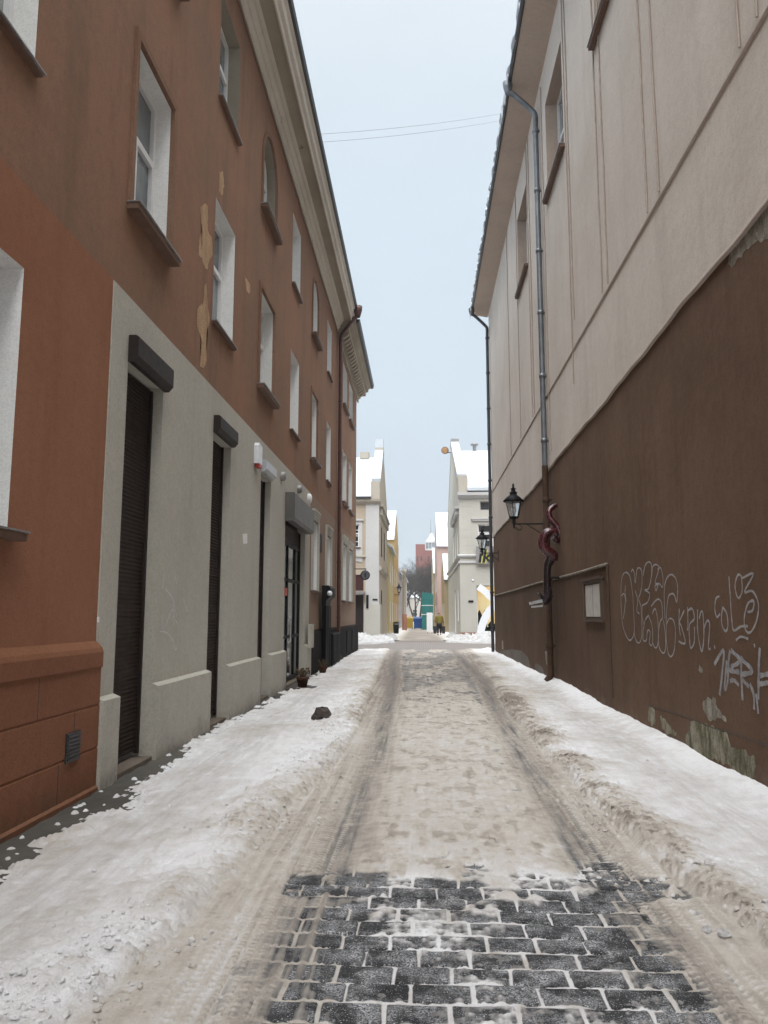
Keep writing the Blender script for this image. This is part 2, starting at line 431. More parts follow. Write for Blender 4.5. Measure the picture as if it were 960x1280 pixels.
# grey shopfront
sh = [(7.46, 8.54), (10.70, 11.74), (14.00, 14.95)]
YG1 = 20.35
door = (16.62, 19.5)
holes = [(a, b, -.05, 4.20) for a, b in sh] + [(door[0], door[1], -.05, 3.95)]
mb = MB()
GX = .012
def GP(a, z, d=0.0): return (XL + GX - d, a, z)
wall_sheet(mb, GP, YO, YG1, -.1, ZG - .01, holes)
mb.poly([GP(YO, ZG - .01, 0), GP(YG1, ZG - .01, 0), GP(YG1, ZG - .01, .02), GP(YO, ZG - .01, .02)])
mb.poly([GP(YO, 1.2, 0), GP(YO, ZG - .01, 0), GP(YO, ZG - .01, .02), GP(YO, 1.2, .02)])
mb.poly([GP(YG1, 0, 0), GP(YG1, ZG - .01, 0), GP(YG1, ZG - .01, .02), GP(YG1, 0, .02)])
for a, b, z0, z1 in holes:
    o = outline(a, b, z0, z1, False); ring(mb, GP, o, 0, o, .20)
mb.build('shopfront_wall', M['grey'], bA)
M['step'] = stucco('worn_step', (.13, .10, .075), (.20, .17, .14), gb=.6, spots=.8, spotcol=(.6, .6, .6))
for a, b, z0, z1 in holes:
    stp = MB(); stp.box(XL + GX - .199, XL + GX + .03, a + .001, b - .001, -.1, .065); stp.build('door_step', M['step'], bA)
edges = [YO + .025] + [v for a, b in sh for v in (a, b)] + [door[0], door[1], YG1]
for k in range(0, len(edges), 2):
    a, b = edges[k] , edges[k + 1]
    mb = MB(); mb.extrude([(0, -.1), (.075, -.1), (.075, .815), (.0, .845)], lambda p, t: (XL + GX + p[0], t, p[1]), a + .001, b - .001)
    mb.build('shopfront_plinth', M['grey'], bA)
def roller(a, b, boxa, boxb, zb0, zb1, pr, mat, zlow, slat=True):
    bx = MB(); q = [(0.004, zb0), (pr - .05, zb0), (pr, zb0 + .06), (pr, zb1 - .02), (pr - .03, zb1), (0.004, zb1)]
    bx.extrude(q, lambda p, t: (XL + GX + p[0], t, p[1]), boxa, boxb)
    root = bx.build('roller_shutter', M[mat], bA)
    cu = MB(); z = zb0 + .02; x0 = XL + GX - .155
    n = int((z - zlow) / .045)
    for k in range(n):
        zt = z - k * .045
        cu.poly([(x0, a, zt), (x0, b, zt), (x0 + .012, b, zt - .02), (x0 + .012, a, zt - .02)])
        cu.poly([(x0 + .012, a, zt - .02), (x0 + .012, b, zt - .02), (x0, b, zt - .045), (x0, a, zt - .045)])
    cu.build('curtain', M['shutter'], root)
    for yy in (a + .003, b - .043):
        rl = MB(); rl.box(x0 - .01, x0 + .04, yy, yy + .04, zlow, zb0); rl.build('guide_rail', M['shutter_box'], root)
roller(*sh[0], 7.44, 8.56, 4.16, 4.44, .11, 'shutter_box', .1)
roller(*sh[1], 10.68, 11.74, 4.20, 4.45, .11, 'shutter_box', .1)
M['shutter_pale'] = plain('shutter_box_pale', (.42, .44, .47), .4, var=.12, scale=3)  # paler copy of the box colour, standing in for reflected sky
roller(*sh[2], 13.98, 14.97, 4.24, 4.47, .11, 'shutter_pale', .1)
roller(*door, 16.55, 19.58, 3.64, 4.26, .22, 'shutter_grey', 3.25)
# shop door: glazed leaf and side light
x0 = XL + GX - .14
dm = MB()
a, b = door
for yy in (a + .05, a + 1.05, a + 2.05, b - .13): dm.box(x0 - .03, x0 + .03, yy, yy + .09, .1, 3.25)
for zz in (.1, 1.05, 2.35, 3.17): dm.box(x0 - .025, x0 + .025, a + .05, b - .05, zz, zz + .08)
dr = dm.build('shop_door', M['black_metal'], bA)
pn = MB(); pn.poly([(x0, a + .05, .1), (x0, b - .05, .1), (x0, b - .05, 3.25), (x0, a + .05, 3.25)]); pn.build('pane', M['pane_dark'], dr)
hd = MB(); hd.tube([(x0 + .04, a + 1.2, .95), (x0 + .09, a + 1.2, 1.0), (x0 + .09, a + 1.2, 1.5), (x0 + .04, a + 1.2, 1.55)], .018); hd.build('handle', M['silver'], dr)
st = MB(); st.box(x0 + .031, x0 + .036, a + .16, a + 1.0, 2.02, 2.20); st.build('door_sticker', M['red_paint'], dr)
# small fixtures on the grey front
al = MB(); al.extrude([(13.36, 4.28), (13.66, 4.28), (13.66, 4.62), (13.42, 4.66), (13.36, 4.6)], lambda p, t: (t, p[0], p[1]), XL + GX, XL + GX + .09)
ab = al.build('alarm_box', M['metal_white'], bA)
ar = MB(); ar.box(XL + GX + .01, XL + GX + .10, 13.40, 13.62, 4.22, 4.279); ar.build('alarm_lens', M['red_paint'], ab)
def fixture(y, z, rr, mat):
    f = MB(); f.lathe([(0, .10), (rr * .6, .10), (rr, .07), (rr, .0)], (XL + GX, y, z), 12, (1, 0, 0))
    return f.build('spotlight', M[mat], bA)
fixture(16.05, 4.52, .10, 'sill_metal'); fixture(18.25, 4.60, .10, 'sill_metal'); fixture(19.9, 4.62, .13, 'reveal')
mt = MB(); mt.box(XL + GX + .075, XL + GX + .16, 19.75, 20.2, .75, 1.35); mt.build('meter_box', M['grey'], bA)
# brown ground floor behind the shop, up to the drainpipe
hg = [(20.78, 21.86, 2.25, 4.15), (23.8, 25.0, 2.38, 4.05)]
mb = MB(); wall_sheet(mb, LP, YG1, Y_END1, 1.15, ZG, hg); mb.build('ground_floor_wall', M['ground_brown'], bA)
for h in hg:
    w = window(bA, LP, *h, sill='slab', transom=.65)
    hd = MB(); y0, y1, z0, z1 = h
    for k in range(4): hd.box(XL, XL + .05 + .015 * k, y0 - .1, y1 + .1, z1 + .05 + k * .07, z1 + .115 + k * .07)
    for yy in (y0 - .12, y1 + .001): hd.box(XL, XL + .06, yy, yy + .118, z0, z1 + .048)
    hd.build('surround', M['grey'], w)
mb = MB(); mb.extrude([(0, -.1), (.10, -.1), (.10, 1.12), (0, 1.17)], lambda p, t: (XL + p[0], t, p[1]), YG1, Y_END1)
mb.build('plinth', M['dark_plinth'], bA)
pq = MB(); pq.box(XL, XL + .03, 22.15, 22.75, 3.42, 3.95); pq.build('wall_plaque', M['black_metal'], bA)
pt = MB()
pp = smooth_path([(XL + .74, 26.5, 12.55), (XL + .72, 26.5, 12.32), (XL + .55, 26.5, 12.1), (XL + .2, 26.5, 11.62), (XL + .13, 26.5, 11.4), (XL + .13, 26.5, 11.0)], 5) + [Vector((XL + .13, 26.5, .25)), Vector((XL + .22, 26.5, .12))]
pt.tube(pp, .065, 10)
for z in np.arange(1.5, 11, 1.9): pt.lathe([(.075, -.03), (.08, 0), (.075, .03)], (XL + .13, 26.5, z), 10)
pt.lathe([(.09, -.28), (.16, -.02), (.17, .12), (.15, .12)], (XL + .74, 26.5, 12.5), 12)
pt.build('drainpipe', M['pipe_brown'], bA)
# flaked paint
def patch(parent, pts, X, off, mat, name, rough=.02):
    """a flat scab of bare plaster with a ragged rim"""
    P = [Vector((p[1], p[2])) for p in pts]; out = []
    rnd = random.Random(len(pts) * 31 + int(P[0].x * 100))
    for i in range(len(P)):
        a, b = P[i], P[(i + 1) % len(P)]
        k = max(2, int((b - a).length / .05)); nrm = Vector((-(b - a).y, (b - a).x)).normalized()
        for j in range(k): out.append(a.lerp(b, j / k) + nrm * rnd.uniform(-rough, rough))
    cx = X + off
    bm = bmesh.new(); vs = [bm.verts.new((cx, p.x, p.y)) for p in out]
    f = bm.faces.new(vs); bmesh.ops.triangulate(bm, faces=[f])
    m2 = MB(); bm.verts.index_update()
    m2.add([v.co.copy() for v in bm.verts], [[v.index for v in f.verts] for f in bm.faces]); bm.free()
    back = [(X, p.x, p.y) for p in out]; front = [(cx, p.x, p.y) for p in out]; n = len(out)
    m2.add(front + back, [(i, (i + 1) % n, n + (i + 1) % n, n + i) for i in range(n)])
    return m2.build(name, M[mat], parent)
def cpx(ox, oy, s, pts, X): return [on_x(ox + a / s, oy + b / s, X) for a, b in pts]
for pts in ([(198, 575), (210, 572), (214, 620), (207, 655), (197, 640)],
            [(135, 690), (150, 675), (160, 690), (160, 770), (172, 790), (175, 850), (165, 860), (160, 895), (150, 900), (140, 860), (128, 850), (130, 800), (140, 770)],
            [(148, 945), (155, 945), (158, 1010), (165, 1060), (155, 1110), (155, 1200), (145, 1228), (133, 1220), (138, 1130), (125, 1090), (125, 1030), (145, 1010)],
            [(283, 920), (300, 950), (300, 980), (288, 970)]):
    patch(bA, cpx(200, 0, 2.667, pts, XL), XL, .0015, 'plaster_ochre', 'bare_plaster_patch', .022)
for pts in ([(303, 668), (309, 667), (309, 679), (304, 680)], [(121, 772), (124, 771), (124, 777), (121, 778)]):
    patch(bA, [on_x(u, v, XL + GX) for u, v in pts], XL + GX, .002, 'reveal', 'paint_patch', .008)
def strokes(parent, name, polys, ox, oy, s, X, off, w, mat, n=5):
    mb = MB()
    for pl in polys:
        P = smooth_path([on_x(ox + a / s, oy + b / s, X) for a, b in pl], n)
        P = [Vector((p.y, p.z)) for p in P]; Lr = []; Rr = []
        for i, p in enumerate(P):
            t = (P[min(i + 1, len(P) - 1)] - P[max(i - 1, 0)])
            t = t.normalized() if t.length > 1e-6 else Vector((1, 0))
            nn = Vector((-t.y, t.x)) * w * .5 * (.75 + .5 * random.random())
            Lr.append((X + off, p.x + nn.x, p.y + nn.y)); Rr.append((X + off, p.x - nn.x, p.y - nn.y))
        k = len(P); mb.add(Lr + Rr, [(i, i + 1, k + i + 1, k + i) for i in range(k - 1)])
        off += .00015 if off > 0 else -.00015
    return mb.build(name, M[mat], parent)
strokes(bA, 'graffiti', [[(645, 285), (650, 325), (655, 350)], [(660, 330), (690, 260), (695, 330)], [(690, 240), (700, 300), (712, 330), (705, 420), (690, 405)], [(640, 350), (665, 355), (690, 385), (700, 415)],
                         [(655, 120), (650, 180)], [(660, 180), (690, 220), (705, 290)], [(700, 130), (705, 160)], [(730, 215), (750, 270)]], 0, 680, 3.2, XL + GX, .003, .014, 'spray_pale')

# ---- left, second house with the dentil cornice
Y2A, Y2B = 26.72, 34.75
bB = thing('corner_house', (XL, 30, 0), 'brown stucco house with toothed cornice and black plinth beyond the brown drainpipe', 'building')
cB = [(28.7, 30.25), (31.15, 32.75)]
rowsB = [(5.85, 7.85), (9.65, 11.3)]
mb = MB(); wall_sheet(mb, LP, Y2A, Y2B, 4.85, 11.5, [(a, b, *r) for a, b in cB for r in rowsB])
mb.poly([(XL, Y2B, 0), (XL - 9, Y2B, 0), (XL - 9, Y2B, 12.3), (XL, Y2B, 12.3)]); mb.poly([(XL, Y2A, 0), (XL - 9, Y2A, 0), (XL - 9, Y2A, 12.3), (XL, Y2A, 12.3)])
mb.poly([(XL - 9, Y2A, 0), (XL - 9, Y2B, 0), (XL - 9, Y2B, 12.3), (XL - 9, Y2A, 12.3)])
mb.build('wall', M['brown'], bB)
mb = MB(); wall_sheet(mb, LP, Y2A, Y2B, 1.15, 4.85, [(a, b, 2.12, 4.25) for a, b in cB]); mb.build('ground_floor_wall', M['ground_brown'], bB)
for a, b in cB:
    for r in rowsB: window(bB, LP, a, b, *r, sill='slab', d=.16)
    w = window(bB, LP, a, b, 2.12, 4.25, sill='slab', d=.16)
    h = MB()
    for k in range(4): h.box(XL, XL + .05 + .015 * k, a - .1, b + .1, 4.30 + k * .07, 4.365 + k * .07)
    for yy in (a - .12, b + .001): h.box(XL, XL + .05, yy, yy + .118, 2.12, 4.298)
    h.build('surround', M['grey'], w)
mb = MB(); mb.extrude([(0, -.1), (.12, -.1), (.12, 1.10), (0, 1.16)], lambda p, t: (XL + p[0], t, p[1]), Y2A, Y2B + .12); mb.build('plinth', M['dark_plinth'], bB)
c = MB()
pB = [(0, 11.5), (.06, 11.5), (.06, 11.66), (.16, 11.72), (.16, 11.8), (.40, 11.82), (.40, 11.98), (.52, 12.02), (.52, 12.14), (.64, 12.2), (.64, 12.32), (0, 12.32)]
c.extrude(pB, lambda p, t: (XL + p[0], t, p[1]), Y2A, Y2B + .5)
for k in range(20):
    y = Y2A + .25 + k * .40
    c.extrude([(.17, 11.62), (.34, 11.74), (.38, 11.819), (.165, 11.819)], lambda p, t: (XL + p[0], t, p[1]), y, y + .2)
c.build('cornice', M['cornice_dark'], bB)
rf = MB(); rf.poly([(XL + .7, Y2A, 12.33), (XL + .7, Y2B + .6, 12.33), (XL - 4.5, Y2B + .6, 15.2), (XL - 4.5, Y2A, 15.2)]); rf.poly([(XL - 9.6, Y2A, 12.33), (XL - 9.6, Y2B + .6, 12.33), (XL - 4.5, Y2B + .6, 15.2), (XL - 4.5, Y2A, 15.2)])
rf.build('roof', M['roofsnow'], bB)
g = MB(); g.extrude([(.64, 12.2), (.74, 12.22), (.78, 12.36), (.64, 12.34)], lambda p, t: (XL + p[0], t, p[1]), 27.02, Y2B + .62); g.build('gutter', M['gutter'], bB)
# meter doors on the black plinth
for k, y in enumerate((29.4, 31.6)):
    h = MB(); h.box(XL + .12, XL + .15, y, y + .9, .18, .98); h.build('plinth_hatch', M['black_gloss'], bB)

# things along the left wall
t = thing('utility_cabinet', (XL + .25, 22.7, 0), 'tall black metal cabinet with a hooded head against the dark plinth', 'cabinet')
b = MB(); b.box(XL + .105, XL + .22, 22.3, 23.2, .0, 1.85); b.build('body', M['black_gloss'], t)
b = MB(); b.extrude([(.105, 1.851), (.22, 1.851), (.24, 2.0), (.36, 2.12), (.36, 2.36), (.30, 2.43), (.105, 2.43)], lambda p, t_: (XL + p[0], t_, p[1]), 22.2, 23.3); b.build('hood', M['black_metal'], t)
b = MB(); b.lathe([(0, .08), (.05, .065), (.075, .02), (.075, -.04), (0, -.05)], (XL + .34, 22.14, 2.2), 12, (0, -1, 0)); b.build('lamp_head', M['metal_white'], t)
b = MB()
for y in (22.35, 22.8, 23.22): b.tube([(XL + .245, y, .1), (XL + .245, y, 1.84)], .016, 6)
b.build('conduit', M['pipe_dark'], t)
t = thing('electrical_cabinet', (XL + .25, 24.6, 0), 'low black double door cabinet standing before the dark plinth near the brown drainpipe', 'cabinet')
b = MB(); b.box(XL + .105, XL + .26, 23.75, 25.9, .05, 1.02); b.build('body', M['black_metal'], t)
for y in (23.8, 24.85):
    b = MB(); b.box(XL + .261, XL + .275, y, y + .98, .1, .97); d = b.build('door', M['black_gloss'], t)
    b = MB(); b.box(XL + .276, XL + .29, y + .45, y + .5, .5, .62); b.build('handle', M['pipe_dark'], d)
def pot(loc, s, label, plants):
    t = thing('flower_pot', loc, label, 'plant pot', 'pots by the shop door')
    b = MB(); b.lathe([(0, 0), (.11 * s, 0), (.15 * s, .2 * s), (.165 * s, .2 * s), (.165 * s, .25 * s), (.14 * s, .25 * s), (.13 * s, .2 * s), (0, .2 * s)], loc, 16); b.build('pot', M['terracotta'], t)
    b = MB(); rnd = random.Random(3)
    for k in range(plants):
        a = rnd.uniform(0, 6.3); r = rnd.uniform(.02, .12) * s; h = rnd.uniform(.10, .26) * s
        p0 = Vector(loc) + Vector((math.cos(a) * r * .3, math.sin(a) * r * .3, .2 * s)); p2 = p0 + Vector((math.cos(a) * r * 1.3, math.sin(a) * r * 1.3, h))
        b.tube([p0, (p0 + p2) / 2 + Vector((0, 0, .04)), p2], [.006, .009, .003], 5)
        b.lathe([(0, -.02), (.03 * s, 0), (0, .03)], p2, 6)
    b.build('plant', M['dead_plant'], t)
pot((XL + .42, 16.75, .06), .85, 'clay pot with a dry plant on the step of the glazed shop door', 22)
pot((XL + .34, 20.75, .06), .75, 'small clay pot with a withered plant at the start of the dark plinth', 14)
mt = MB(); mt.obox((XL + .42, 16.75, .045), (.3, 0, 0), (0, .45, 0), (0, 0, .014)); tag(mt.build('door_mat', M['dirt'], None, (XL + .42, 16.75, .03)), 'dark flat mat under the clay pot at the shop door', 'mat')
# round hanging sign on the corner of the second house
t = thing('hanging_sign', (XL, 34.2, 3.4), 'round grey disc sign with dark bar on a bracket at the far left corner', 'sign')
cS = on_y(456.5, 719, 34.2)
b = MB(); b.tube([(XL, 34.2, cS.z + .28), (cS.x + .05, 34.2, cS.z + .28)], .02, 6); b.tube([(cS.x, 34.2, cS.z + .28), (cS.x, 34.2, cS.z + .19)], .015, 6); b.build('bracket', M['black_metal'], t)
b = MB(); b.lathe([(0, .025), (.17, .025), (.215, .02), (.215, -.02), (.17, -.025), (0, -.025)], cS, 28, (0, -1, 0)); dsc = b.build('disc', M['pipe_dark'], t)
b = MB(); b.lathe([(.16, .027), (.17, .034), (.155, .034), (.0, .027)], cS, 28, (0, -1, 0)); b.build('face', M['pipe_grey'], dsc)
b = MB(); b.box(cS.x - .025, cS.x + .025, 34.16, 34.172, cS.z - .1, cS.z + .1); b.build('bar', M['black_metal'], dsc)

# ================================================================== RIGHT: tall beige and brown building
def RP(a, z, d=0.0): return (XR + d, a, z)
YR1 = 32.2; ZB = 5.25; ZE = 14.55
bR = thing('stucco_building', (XR, 12, 0), 'tall blank-walled building, beige above and dark brown below with graffiti, right side of the street', 'building')
wR = [(-.2, 1.9, 11.08, 13.45), (4.9, 6.9, 11.08, 13.45), (9.85, 11.88, 11.08, 13.45), (14.75, 16.8, 11.08, 13.45), (20.15, 22.2, 11.08, 13.45)]
mb = MB(); wall_sheet(mb, RP, -8, YR1, ZB, ZE, wR)
for y in (-8, YR1): mb.poly([(XR, y, ZB), (XR + 10, y, ZB), (XR + 10, y, ZE), (XR, y, ZE)])
mb.poly([(XR + 10, -8, 0), (XR + 10, YR1, 0), (XR + 10, YR1, ZE), (XR + 10, -8, ZE)])
wob = lambda y: 5.145 - .0115 * y + .016 * math.sin(y * .9) + .012 * math.sin(y * 2.3 + 1) + .007 * math.sin(y * 6.1)
yy_ = [-8 + .2 * k for k in range(201)] + [YR1]
for a, b in zip(yy_, yy_[1:]): mb.poly([(XR, a, wob(a)), (XR, b, wob(b)), (XR, b, ZB), (XR, a, ZB)])
mb.build('upper_wall', M['beige'], bR)
LX = .03   # the dark base steps back under the beige render
mb = MB(); wall_sheet(mb, lambda a, z: (XR + LX, a, z), -8, YR1, -.1, ZB, [])
for y in (-8, YR1): mb.poly([(XR + LX, y, -.1), (XR + 10, y, -.1), (XR + 10, y, ZB), (XR + LX, y, ZB)])
mb.build('lower_wall', M['dark_brown'], bR)
mb = MB(); dp_ = [(LX, 0), (-.012, .0), (-.014, .012), (-.010, .03), (-.001, .045)]
for a, b in zip(yy_, yy_[1:]):
    for (x0, z0), (x1, z1) in zip(dp_, dp_[1:]): mb.poly([(XR + x0, a, wob(a) + z0 - .004), (XR + x0, b, wob(b) + z0 - .004), (XR + x1, b, wob(b) + z1 - .004), (XR + x1, a, wob(a) + z1 - .004)])
mb.build('drip_edge', M['mould'], bR)
mb = MB(); mb.extrude([(-.001, 6.64), (-.022, 6.645), (-.026, 6.66), (-.012, 6.685), (-.001, 6.69)], lambda p, t: (XR + p[0], t, p[1]), -8, YR1)
mb.build('string_course', M['mould'], bR)
for h in wR: window(bR, RP, *h, d=.28, reveal='soffit', sill='slab', transom=.55)
mb = MB(); mb.extrude([(0, ZE - .05), (-.62, ZE + .06), (-.66, ZE + .06), (-.66, ZE + .16), (0, ZE + .16)], lambda p, t: (XR + p[0], t, p[1]), -8, YR1 + .3)
mb.build('soffit', M['soffit'], bR)
rf = MB(); rf.poly([(XR - .7, -8.3, ZE + .18), (XR - .7, YR1 + .4, ZE + .18), (XR + 5, YR1 + .4, ZE + 3.6), (XR + 5, -8.3, ZE + 3.6)])
rf.poly([(XR + 10.7, -8.3, ZE + .18), (XR + 10.7, YR1 + .4, ZE + .18), (XR + 5, YR1 + .4, ZE + 3.6), (XR + 5, -8.3, ZE + 3.6)])
rf.build('roof', M['roofsnow'], bR)
g = MB(); g.extrude([(-.665, ZE + .09), (-.70, ZE + .085), (-.745, ZE + .12), (-.755, ZE + .18), (-.735, ZE + .18), (-.70, ZE + .15), (-.668, ZE + .17)], lambda p, t: (XR + p[0], t, p[1]), -8, YR1 + .35)
g.build('gutter', M['gutter'], bR)
# snow crusts hanging over the gutter and icicles
rnd = random.Random(5); y = 8.0
while y < YR1:
    ln = rnd.uniform(.25, .9)
    if rnd.random() < .9:
        k = 5; path = [(XR - .745 + rnd.uniform(-.02, .02), y + ln * i / k, ZE + .18 + rnd.uniform(-.01, .03)) for i in range(k + 1)]
        sn = MB(); sn.tube(path, [.02] + [rnd.uniform(.035, .085) for _ in range(k - 1)] + [.02], 6); sn.build('gutter_snow', M['roofsnow'], bR)
    y += ln + rnd.uniform(0.0, .35)
ICE = []
for k in range(46):
    ic = MB()
    y = rnd.choice([rnd.uniform(17.2, 19.5), rnd.uniform(10, 32), 32.0 + rnd.uniform(-.3, .3)]); l = rnd.uniform(.1, .4)
    ic.tube([(XR - .79, y, ZE + .08), (XR - .79, y, ZE + .08 - l * .5), (XR - .79, y, ZE + .08 - l)], [.018, .011, .002], 5, cap=False); ICE.append(ic)
m, nt, bb = new_mat('ice'); bb.inputs['Base Color'].default_value = (.75, .8, .85, 1); bb.inputs['Roughness'].default_value = .15; bb.inputs['Transmission Weight'].default_value = .5
M['ice'] = m
for ic in ICE: ic.build('icicle', M['ice'], bR)
# drainpipes
def drain(y, mat, zbot, mats2=None):
    b = MB()
    p = smooth_path([(XR - .75, y, ZE + .08), (XR - .74, y, ZE - .12), (XR - .6, y, ZE - .22), (XR - .2, y, ZE - .62), (XR - .10, y, ZE - .78), (XR - .10, y, ZE - 1.1)], 5) + [Vector((XR - .10, y, zbot))]
    b.tube(p, .065, 12)
    z = ZE - 1.2
    while z > zbot + .3:
        b.lathe([(.066, -.05), (.08, -.045), (.08, .045), (.066, .05)], (XR - .10, y, z), 12); b.box(XR - .10, XR, y - .015, y + .015, z - .02, z + .02); z -= 1.55
    b.lathe([(.07, -.22), (.11, -.1), (.13, .06), (.11, .06)], (XR - .75, y, ZE + .06), 12)
    return b.build('drainpipe', M[mat], bR)
drain(17.65, 'pipe_grey', 5.0)
b = MB(); b.tube([(XR - .10, 17.65, 5.0), (XR - .10, 17.65, .25), (XR - .2, 17.65, .12)], .072, 12)
for z in (4.2, 2.4, .9): b.lathe([(.072, -.06), (.085, -.05), (.085, .05), (.072, .06)], (XR - .10, 17.65, z), 12); b.box(XR - .1, XR + LX, 17.63, 17.67, z - .02, z + .02)
b.build('drainpipe_foot', M['foot_brown'], bR)
drain(31.9, 'pipe_dark', .1)
# paired thin rods running up the beige wall
for y, z0, z1 in ((9.5, 6.75, ZE), (9.03, 6.75, ZE), (12.02, 6.75, ZE), (11.64, 6.75, 13), (14.5, 6.0, ZE), (14.28, 7.2, ZE), (17.3, 5.3, ZE - .3), (19.6, 6.75, ZE), (19.95, 6.75, ZE), (22.4, 6.75, ZE), (24.9, 6.75, ZE), (6.6, 6.75, ZE), (6.2, 6.75, 12)):
    b = MB(); n = 10; rr = random.Random(int(y * 10))
    b.tube([(XR - .014, y + rr.uniform(-.02, .02), z0 + (z1 - z0) * i / n) for i in range(n + 1)], .013, 6); b.build('wall_rod', M['cable'], bR)
# the foot of the wall was repainted darker beyond the notice case
b = MB(); q = [(12.5, -.05), (YR1 - .002, -.05), (YR1 - .002, 2.36), (12.5, 2.39)]
b.poly([(XR + LX - .0015, y, z) for y, z in q]); b.build('repainted_panel', M['repaint'], bR)
# light conduit over the notice case
b = MB(); b.tube([(XR + LX - .02, 12.5, 2.40), (XR + LX - .02, 15, 2.385), (XR + LX - .02, 20, 2.40), (XR + LX - .02, 26, 2.37), (XR + LX - .02, YR1, 2.37)], .024, 6)
b.build('conduit', M['plaster_grey'], bR)
b = MB(); b.tube([(XR + LX - .02, 12.5, 2.40), (XR + LX - .012, 12.48, 1.2), (XR + LX - .012, 12.48, .3)], [.02, .008, .008], 6); b.build('conduit', M['case_brown'], bR)
# worn plaster on the dark base
XW = XR + LX
for pts, mt in (([(465, 990), (490, 980), (560, 1005), (640, 1040), (655, 1110), (700, 1110), (770, 1160), (775, 1200), (740, 1285), (690, 1250), (640, 1190), (560, 1160), (480, 1140), (455, 1100), (440, 1070)], 'plaster_moss'),
                ([(520, 900), (545, 875), (580, 880), (590, 920), (625, 960), (632, 990), (600, 975), (560, 985), (530, 950)], 'plaster_grey'),
                ([(265, 940), (275, 910), (295, 930), (300, 990), (285, 1010), (268, 985)], 'plaster_moss'), ([(320, 960), (350, 980), (375, 1020), (400, 1040), (390, 1055), (350, 1040), (330, 1020)], 'plaster_moss'),
                ([(505, 715), (520, 740), (515, 760), (503, 745)], 'plaster_grey')):
    patch(bR, cpx(740, 640, 3.764, pts, XW), XW, -.003, mt, 'bare_plaster_patch')
patch(bR, cpx(820, 230, 6.736, [(1100, -70), (943, 120), (890, 185), (780, 318), (680, 436), (640, 500), (615, 560), (605, 690), (655, 695), (680, 630), (740, 590), (800, 520), (860, 480), (943, 465), (1100, 520)], XW), XW, -.003, 'plaster_grey', 'bare_plaster_patch')
for pts, mt in (([(405, 352), (400, 320), (480, 310), (550, 320), (600, 370), (615, 440), (560, 440), (490, 410)], 'damp'), ([(650, 440), (660, 415), (690, 430), (715, 460), (722, 500), (690, 490)], 'damp'), ([(405, 245), (415, 245), (416, 308), (406, 310)], 'plaster_grey'), ([(728, 325), (746, 325), (752, 425), (738, 425)], 'plaster_grey')):
    patch(bR, cpx(560, 760, 6, pts, XW), XW, -.004, mt, 'bare_plaster_patch', .012)
# the writing
G1 = [[(85, 400), (80, 300), (80, 200), (90, 140), (110, 122), (130, 140), (140, 180), (150, 260), (155, 350), (160, 450), (155, 500), (135, 530), (115, 510), (95, 460), (85, 400)], [(84, 262), (97, 250), (106, 290), (98, 370), (92, 400)], [(108, 200), (104, 240), (112, 300)],
      [(140, 120), (150, 105), (160, 130), (166, 185), (175, 110), (190, 95), (205, 120), (205, 200), (195, 250), (185, 280), (200, 330), (205, 420), (205, 500), (190, 545), (170, 530), (157, 480)], [(165, 230), (180, 290), (175, 350), (190, 370)],
      [(213, 140), (225, 80), (245, 60), (262, 75), (262, 150), (245, 220), (222, 228), (252, 250), (240, 300), (208, 320)], [(208, 320), (206, 380), (215, 430)], [(245, 380), (222, 420), (212, 520), (232, 530), (240, 470), (256, 485), (250, 545), (268, 555), (268, 450), (245, 380)],
      [(265, 150), (270, 90), (290, 75), (308, 90), (300, 130), (285, 180), (302, 192)], [(300, 105), (318, 95), (332, 150), (330, 212), (310, 190), (285, 203), (291, 232), (303, 195)], [(262, 325), (288, 292), (310, 284), (326, 315), (330, 400)], [(268, 372), (285, 340), (300, 400), (306, 500), (300, 560), (286, 575), (270, 545)],
      [(330, 400), (315, 420), (305, 500), (310, 570), (330, 605), (346, 590), (348, 500), (335, 408)],
      [(345, 400), (340, 250), (350, 170), (380, 135), (410, 160), (421, 220), (415, 300), (402, 260), (385, 250), (365, 270), (355, 350), (353, 430), (370, 400), (395, 410), (408, 470), (402, 580), (385, 625), (365, 610), (352, 520), (355, 430)]]
G2 = [[(430, 340), (428, 430), (436, 500)], [(460, 350), (430, 420), (440, 440), (465, 530), (455, 550), (425, 535)], [(480, 330), (482, 440), (478, 470)], [(482, 352), (508, 340), (520, 400), (490, 440), (494, 550), (502, 575), (520, 540), (521, 450)],
      [(540, 345), (541, 480), (565, 595), (578, 500), (572, 370), (560, 360), (550, 400)], [(578, 460), (598, 412), (613, 440), (605, 570), (618, 580)], [(640, 560), (645, 580)]]
G3 = [[(670, 265), (650, 280), (643, 340), (655, 390), (675, 370)], [(690, 330), (683, 400), (690, 450), (710, 475), (722, 440), (715, 370), (690, 330)], [(728, 145), (735, 250), (745, 400), (757, 470), (800, 447), (842, 445)], [(800, 140), (780, 140), (765, 200), (775, 260), (790, 275), (808, 230), (803, 140)],
      [(803, 160), (876, 130), (822, 238), (870, 235), (905, 310), (895, 410), (860, 480), (830, 470), (820, 400), (842, 310), (878, 295), (870, 350), (840, 360)], [(770, 530), (800, 508), (845, 522)], [(880, 550), (884, 572)]]
G4 = [[(640, 675), (695, 590), (690, 700), (672, 860)], [(715, 650), (702, 820), (720, 780), (722, 690)], [(735, 590), (727, 700), (790, 720)], [(740, 590), (795, 650), (740, 690)], [(735, 775), (760, 770), (788, 800)], [(805, 625), (802, 700), (810, 890)], [(800, 640), (870, 715), (800, 742), (850, 810)], [(855, 790), (878, 860), (880, 945)], [(890, 850), (898, 900), (905, 970)],
      [(915, 575), (908, 700), (906, 885)], [(915, 742), (945, 736), (1000, 726)], [(910, 792), (945, 788), (1000, 776)], [(975, 560), (980, 700), (972, 860)]]
